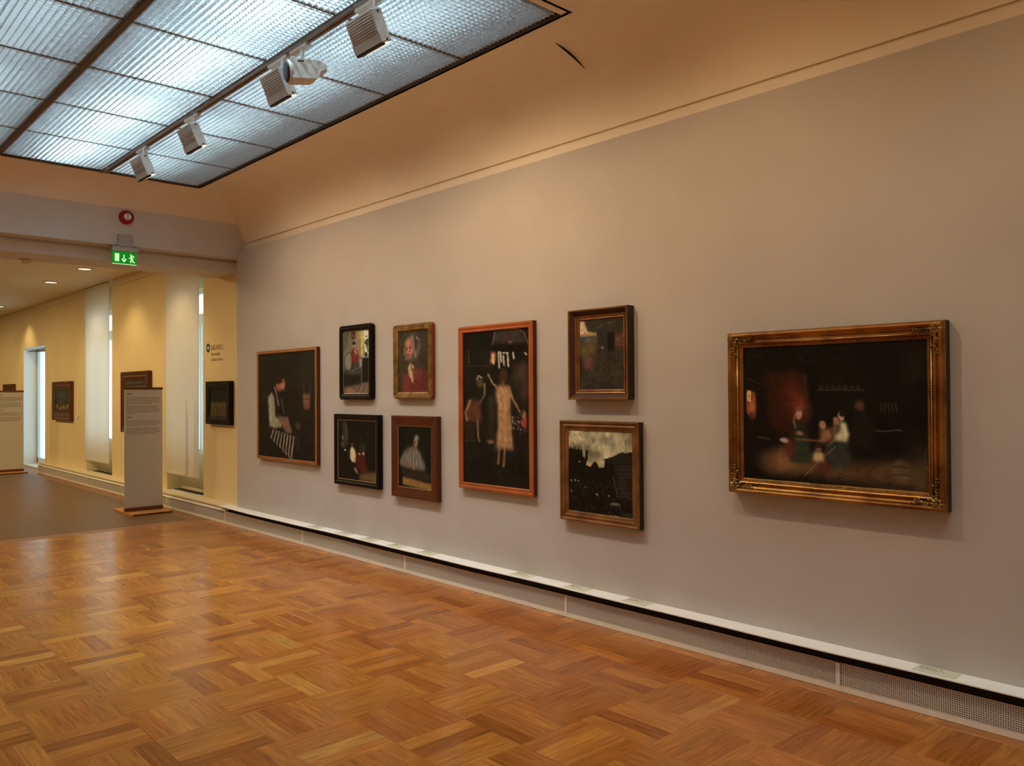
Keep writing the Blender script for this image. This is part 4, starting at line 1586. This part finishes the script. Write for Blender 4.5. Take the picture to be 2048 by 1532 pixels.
c.poly([(600, 540), (800, 435), (920, 445), (920, 560), (700, 580)], (40, 32, 22), 1, 1)
c.poly([(700, 600), (920, 570), (920, 960), (740, 940), (760, 700)], (46, 37, 25), 1, 1)
for k in range(9):
    c.line([(700 + k * 4, 600 + k * 40), (920, 572 + k * 44)], 8, (84, 70, 50), 0.65)
c.line([(755, 600), (765, 940)], 12, (24, 18, 11), 0.9)
c.line([(705, 710), (740, 900)], 14, (98, 84, 62), 0.7)
c.poly([(850, 720), (910, 710), (910, 850), (850, 860)], (44, 24, 14), 0.9, 1)
for k in range(320):
    x, y = RNG.uniform(175, 915), RNG.uniform(800, 1145)
    c.line([(x, y), (x + RNG.uniform(-14, 14), y - RNG.uniform(12, 46))], 6, ((84, 70, 46), (56, 46, 28), (102, 88, 62), (40, 34, 18))[k % 4], 0.45)
for x, y, s in ((205, 795, 9), (255, 788, 11), (292, 795, 7), (205, 920, 8), (515, 925, 9), (650, 930, 8), (312, 572, 8), (372, 862, 8)):
    c.ell(x, y, s, s, (176, 162, 136), 0.85, 0.4)
c.ell(720, 1015, 54, 18, (132, 112, 84), 0.8, 0.4)
c.ell(860, 1120, 60, 30, (62, 60, 28), 0.7, 0.5)
c.tex(30, 0.14)
painting('landscape with bright clouds over dark trees and log barn, brown gilt frame', 3.972, 3.272, 0.659, 1.351, 0.055, 0.068,
         [(0.0, 0.010), (0.005, 0.001), (0.012, 0.0), (0.020, 0.010), (0.026, 0.012), (0.034, 0.008), (0.040, 0.008), (0.046, 0.016), (0.060, 0.018), (0.068, 0.022), (0.068, 0.028)],
         'gilt_brown', c, rec=0.024, side='dark_side')

# --- I: large cottage interior, gilt frame with corner ornaments ----------------------------
c = Canvas(280, 220, (180, 275, 1380, 1190), (25, 20, 13))
c.tex(5, 0.25)
c.poly([(350, 440), (615, 470), (620, 880), (480, 870), (360, 820)], (62, 26, 13), 0.9, 6)
c.ell(590, 690, 60, 80, (150, 54, 22), 0.85, 0.7)
c.ell(540, 600, 70, 120, (100, 38, 18), 0.6, 0.7)
c.poly([(615, 460), (640, 470), (650, 800), (625, 800)], (70, 48, 28), 0.7, 2)
c.line([(190, 490), (340, 540)], 12, (64, 46, 28), 0.7)
c.line([(540, 300), (620, 390)], 16, (46, 38, 25), 0.7)
c.line([(250, 320), (420, 400)], 14, (42, 33, 22), 0.7)
c.line([(520, 385), (920, 368)], 6, (42, 34, 22), 0.8)
c.poly([(205, 570), (272, 590), (272, 770), (205, 740)], (150, 70, 28), 1, 1)
c.poly([(208, 575), (236, 582), (236, 655), (208, 650)], (232, 176, 92), 1, 0)
c.line([(222, 575), (222, 655)], 5, (70, 34, 18), 0.9)
c.line([(208, 612), (236, 618)], 5, (70, 34, 18), 0.9)
c.ell(242, 690, 20, 30, (190, 120, 58), 0.7, 0.5)
c.poly([(205, 760), (270, 770), (300, 900), (280, 1000), (200, 980)], (32, 22, 14), 1, 3)
c.ell(240, 755, 20, 26, (90, 50, 32), 0.9, 0.3)
c.line([(290, 900), (370, 910)], 8, (96, 84, 66), 0.8)
c.line([(710, 580), (1010, 578)], 7, (96, 82, 60), 0.8)
for k in range(7):
    c.ell(740 + k * 38, 562, 14, 16, (56, 46, 32), 0.8, 0.4)
c.poly([(390, 1010), (480, 950), (640, 1000), (1000, 1040), (1380, 990), (1380, 1190), (330, 1120)], (92, 62, 33), 1, 8)
c.ell(470, 1060, 140, 70, (138, 90, 48), 0.8, 0.7)
for k in range(70):
    x, y = RNG.uniform(370, 900), RNG.uniform(1000, 1150)
    c.line([(x, y), (x + RNG.uniform(10, 50), y + RNG.uniform(-12, 12))], 5, ((120, 82, 44), (70, 48, 26))[k % 2], 0.5)
# woman with scarf
c.poly([(545, 790), (620, 780), (645, 860), (640, 960), (660, 1050), (530, 1050), (500, 960)], (46, 42, 26), 1, 3)
c.poly([(560, 870), (640, 880), (660, 1050), (540, 1050)], (52, 58, 34), 0.9, 3)
c.poly([(470, 900), (540, 900), (550, 1010), (490, 1020)], (104, 44, 28), 1, 3)
c.ell(478, 915, 32, 18, (186, 160, 126), 0.9, 0.3)
c.ell(582, 735, 22, 34, (176, 126, 92), 1, 0.2)
c.ell(580, 705, 26, 18, (120, 70, 50), 1, 0.3)
c.line([(556, 740), (545, 790), (560, 830)], 16, (168, 122, 92), 0.8)
c.ell(590, 862, 26, 14, (168, 116, 82), 0.9, 0.4)
c.line([(565, 900), (740, 905)], 20, (112, 74, 40), 0.95)
# child and mother
c.ell(742, 800, 22, 28, (176, 122, 86), 1, 0.3)
c.poly([(720, 830), (790, 825), (810, 910), (730, 920)], (150, 96, 60), 1, 3)
c.ell(825, 782, 20, 28, (170, 116, 84), 1, 0.3)
c.poly([(800, 810), (845, 800), (840, 880), (800, 880)], (132, 92, 56), 1, 3)
c.poly([(845, 780), (890, 790), (915, 860), (900, 920), (820, 915), (815, 880), (850, 840)], (206, 186, 132), 1, 2)
c.line([(830, 890), (780, 935)], 20, (186, 134, 96), 0.9)
c.ell(862, 745, 19, 34, (196, 150, 112), 1, 0.2)
c.ell(874, 728, 24, 26, (40, 26, 18), 1, 0.3)
c.poly([(770, 920), (905, 905), (920, 1000), (890, 1080), (770, 1070), (750, 980)], (54, 54, 42), 1, 4)
# sitting child in front
c.poly([(690, 980), (745, 985), (750, 1040), (700, 1060), (680, 1030)], (196, 156, 98), 1, 2)
c.ell(712, 955, 20, 30, (140, 92, 62), 1, 0.3)
c.ell(712, 938, 22, 18, (56, 34, 22), 1, 0.3)
c.poly([(700, 1050), (790, 1050), (800, 1130), (710, 1130)], (92, 46, 28), 1, 3)
c.line([(620, 1140), (740, 1020), (830, 940)], 6, (150, 116, 76), 0.9)
c.line([(800, 1110), (890, 1140)], 9, (112, 70, 42), 0.8)
# standing figure behind and things in the dark right half
c.poly([(950, 700), (1030, 700), (1080, 840), (1060, 960), (930, 940)], (34, 28, 20), 1, 4)
c.ell(982, 675, 26, 32, (96, 62, 42), 0.9, 0.4)
c.line([(1080, 830), (1230, 826)], 10, (112, 98, 72), 0.7)
for k in range(5):
    c.line([(1110 + k * 22, 660), (1116 + k * 22, 715)], 10, (92, 84, 66), 0.55)
c.ell(1222, 1070, 60, 60, (104, 78, 46), 0.85, 0.2)
c.line([(1165, 1050), (1280, 1050)], 7, (48, 36, 22), 0.9)
c.line([(1165, 1095), (1280, 1095)], 7, (48, 36, 22), 0.9)
c.line([(1370, 930), (1330, 1080)], 9, (84, 72, 50), 0.8)
for k in range(10):
    c.line([(1100 + k * 18, 1150 + (k % 3) * 8), (1160 + k * 18, 1176 - (k % 2) * 14)], 6, (44, 34, 22), 0.8)
c.ell(1320, 960, 70, 110, (56, 48, 34), 0.5, 0.7)
c.ell(1300, 440, 60, 100, (40, 33, 24), 0.7, 0.7)
c.tex(32, 0.18)
XFI = XW - 0.085
big = painting('large ornate gilt framed cottage interior with people, nearest on the wall', 2.604, 1.432, 0.966, 1.880, 0.085, 0.088,
               [(0.0, 0.030), (0.004, 0.010), (0.010, 0.002), (0.018, 0.0), (0.026, 0.004), (0.034, 0.016), (0.046, 0.026), (0.056, 0.024), (0.062, 0.016), (0.068, 0.020), (0.072, 0.028), (0.086, 0.034), (0.088, 0.036), (0.088, 0.042)],
               'gold', c, rec=0.038, side='dark_side')
hl = MB()
Yl, Yr, Zb, Zt = 2.604, 1.432, 0.966, 1.880
for t_ in (0.0615,):
    a, b2, c2, d2 = Yl - t_, Yr + t_, Zb + t_, Zt - t_
    for p, q in (((a, c2), (b2, c2)), ((b2, c2), (b2, d2)), ((b2, d2), (a, d2)), ((a, d2), (a, c2))):
        hl.tube((XFI + 0.0165, p[0], p[1]), (XFI + 0.0165, q[0], q[1]), 0.0028, n=8)
hl.build('inner_fillet', 'gold_bright', big, smooth=True)
# beaded sight border
be = MB()
step = 0.0125


def bead(mb, p, r, sq=(1, 1, 1)):
    n0 = len(mb.v)
    for dv in ((1, 0, 0), (-1, 0, 0), (0, 1, 0), (0, -1, 0), (0, 0, 1), (0, 0, -1)):
        mb.v.append((p[0] + dv[0] * r * sq[0], p[1] + dv[1] * r * sq[1], p[2] + dv[2] * r * sq[2]))
    for f in ((0, 2, 4), (2, 1, 4), (1, 3, 4), (3, 0, 4), (2, 0, 5), (1, 2, 5), (3, 1, 5), (0, 3, 5)):
        mb.f.append(tuple(n0 + k for k in f))


t_ = 0.079
y = Yl - t_
while y > Yr + t_:
    for z in (Zb + t_, Zt - t_):
        bead(be, (XFI + 0.030, y, z + RNG.uniform(-0.001, 0.001)), 0.0052, (1, RNG.uniform(0.7, 1.4), 1))
    y -= step
z = Zb + t_
while z < Zt - t_:
    for y in (Yl - t_, Yr + t_):
        bead(be, (XFI + 0.030, y + RNG.uniform(-0.001, 0.001), z), 0.0052, (1, 1, RNG.uniform(0.7, 1.4)))
    z += step
bo = be.build('beaded_border', 'gold_green', big, smooth=True)
bo['kind'] = 'stuff'


def leaf(mb, y, z, ang, ln, wd, x, sy, sz):
    """a small raised leaf: ridge in the middle"""
    ca, sa = math.cos(ang), math.sin(ang)
    P2 = []
    for u, v, h in ((0, 0, 0.0), (0.35, wd, 0.002), (0.75, wd * 0.7, 0.002), (1, 0, 0.001), (0.75, -wd * 0.7, 0.002), (0.35, -wd, 0.002), (0.45, 0, 0.011)):
        yy, zz = u * ln * ca - v * sa, u * ln * sa + v * ca
        P2.append((x - h, y + sy * yy, z + sz * zz))
    n0 = len(mb.v)
    mb.v += P2
    for i in range(6):
        mb.f.append((n0 + i, n0 + (i + 1) % 6, n0 + 6))


for sy, sz, y0_, z0_ in ((-1, -1, Yl, Zt), (1, -1, Yr, Zt), (-1, 1, Yl, Zb), (1, 1, Yr, Zb)):
    o_ = MB()
    cy, cz = y0_ + sy * 0.040, z0_ + sz * 0.040
    for k in range(8):
        leaf(o_, cy, cz, k * math.pi / 4, 0.036, 0.009, XFI + 0.006, sy, sz)
    bead(o_, (XFI - 0.004, cy, cz), 0.010)
    for along in (0, 1):
        for k in range(7):
            d_ = 0.050 + k * 0.017
            w_ = 0.040 + 0.010 * math.sin(k * 1.9)
            py, pz = (y0_ + sy * d_, z0_ + sz * w_) if along else (y0_ + sy * w_, z0_ + sz * d_)
            leaf(o_, py, pz, (0.5 + k * 0.1) * (1 if k % 2 else -1) + (0 if along else math.pi / 2), 0.030 - k * 0.0018, 0.0075, XFI + 0.012, sy, sz)
            leaf(o_, py, pz, (-0.9) * (1 if k % 2 else -1) + (0 if along else math.pi / 2), 0.024 - k * 0.0016, 0.006, XFI + 0.010, sy, sz)
            bead(o_, (XFI + 0.010, py, pz + 0.006 * (1 if k % 2 else -1)), 0.0055)
    for k in range(12):
        a_ = RNG.uniform(0, math.pi / 2)
        r_ = RNG.uniform(0.010, 0.034)
        bead(o_, (XFI + 0.004, y0_ + sy * (0.006 + r_ * math.cos(a_)), z0_ + sz * (0.006 + r_ * math.sin(a_))), RNG.uniform(0.003, 0.006))
    o_.build('corner_ornament', 'gold_green', big)

# --- far room pictures ---------------------------------------------------------------------
c = Canvas(50, 64, (0, 0, 100, 100), (28, 26, 18))
c.tex(4, 0.3)
c.poly([(0, 56), (100, 48), (100, 100), (0, 100)], (92, 66, 36), 0.9, 4)
for k in range(9):
    c.line([(8 + k * 11, 44 + (k % 3) * 4), (10 + k * 11, 60 + (k % 2) * 6)], 4, (150, 116, 72), 0.8)
c.line([(36, 50), (40, 72), (56, 74)], 5, (60, 40, 24), 0.8)
c.tex(10, 0.25)
painting('black box framed dark picture beside the edge of the grey wall', 10.375, 9.66, 1.164, 1.708, 0.065, 0.11,
         [(0.0, 0.004), (0.004, 0.0), (0.06, 0.0), (0.11, 0.012), (0.11, 0.018)], 'ebony', c, xw=XO, rec=0.016)
c = Canvas(50, 64, (0, 0, 100, 100), (60, 54, 42))
c.tex(4, 0.3)
c.poly([(0, 66), (100, 60), (100, 100), (0, 100)], (76, 56, 32), 0.9, 3)
for k in range(7):
    c.ell(15 + k * 12, 72 + (k % 3) * 5, 5, 8, ((170, 136, 92), (110, 72, 44))[k % 2], 0.8, 0.4)
c.ell(40, 26, 30, 20, (92, 86, 70), 0.6, 0.7)
c.tex(10, 0.25)
painting('small brown framed picture between the second blind and the bright doorway', 17.85, 16.60, 1.060, 1.803, 0.07, 0.15,
         [(0.0, 0.008), (0.006, 0.0), (0.03, 0.0), (0.06, 0.012), (0.08, 0.008), (0.15, 0.022), (0.15, 0.03)], 'old_brown', c, xw=XO, rec=0.026)
c = Canvas(50, 56, (0, 0, 100, 100), (72, 60, 42))
c.tex(4, 0.3)
c.ell(50, 20, 50, 14, (96, 80, 54), 0.7, 0.6)
c.line([(0, 12), (100, 10)], 5, (40, 28, 18), 0.9)
c.tex(10, 0.25)
painting('dark brown framed picture partly hidden behind the nearer text stand', 13.72, 12.50, 0.955, 1.903, 0.07, 0.14,
         [(0.0, 0.008), (0.006, 0.0), (0.03, 0.0), (0.06, 0.012), (0.08, 0.008), (0.14, 0.022), (0.14, 0.03)], 'mahogany', c, xw=XO, rec=0.026)
c = Canvas(40, 40, (0, 0, 100, 100), (86, 62, 38))
c.tex(4, 0.3)
painting('brown framed picture mostly hidden behind the farther text stand', 22.25, 21.25, 1.15, 1.803, 0.07, 0.12,
         [(0.0, 0.008), (0.006, 0.0), (0.03, 0.0), (0.12, 0.022), (0.12, 0.03)], 'old_brown', c, xw=XO, rec=0.026)
t = thing('caption_card', 'small pale caption card on the cream wall by the brown framed picture', 'label', (XO, 16.31, 1.12))
b = MB()
b.box(XO - 0.003, XO - 0.0005, 16.25, 16.38, 1.085, 1.16)
b.build('card', 'card', t)
b = MB()
for z in (1.146, 1.130, 1.112, 1.100):
    b.box(XO - 0.0036, XO - 0.003, 16.27 + 0.03 * (z < 1.12), 16.36, z - 0.004, z + 0.004)
b.build('print', 'ink_soft', t)['kind'] = 'stuff'
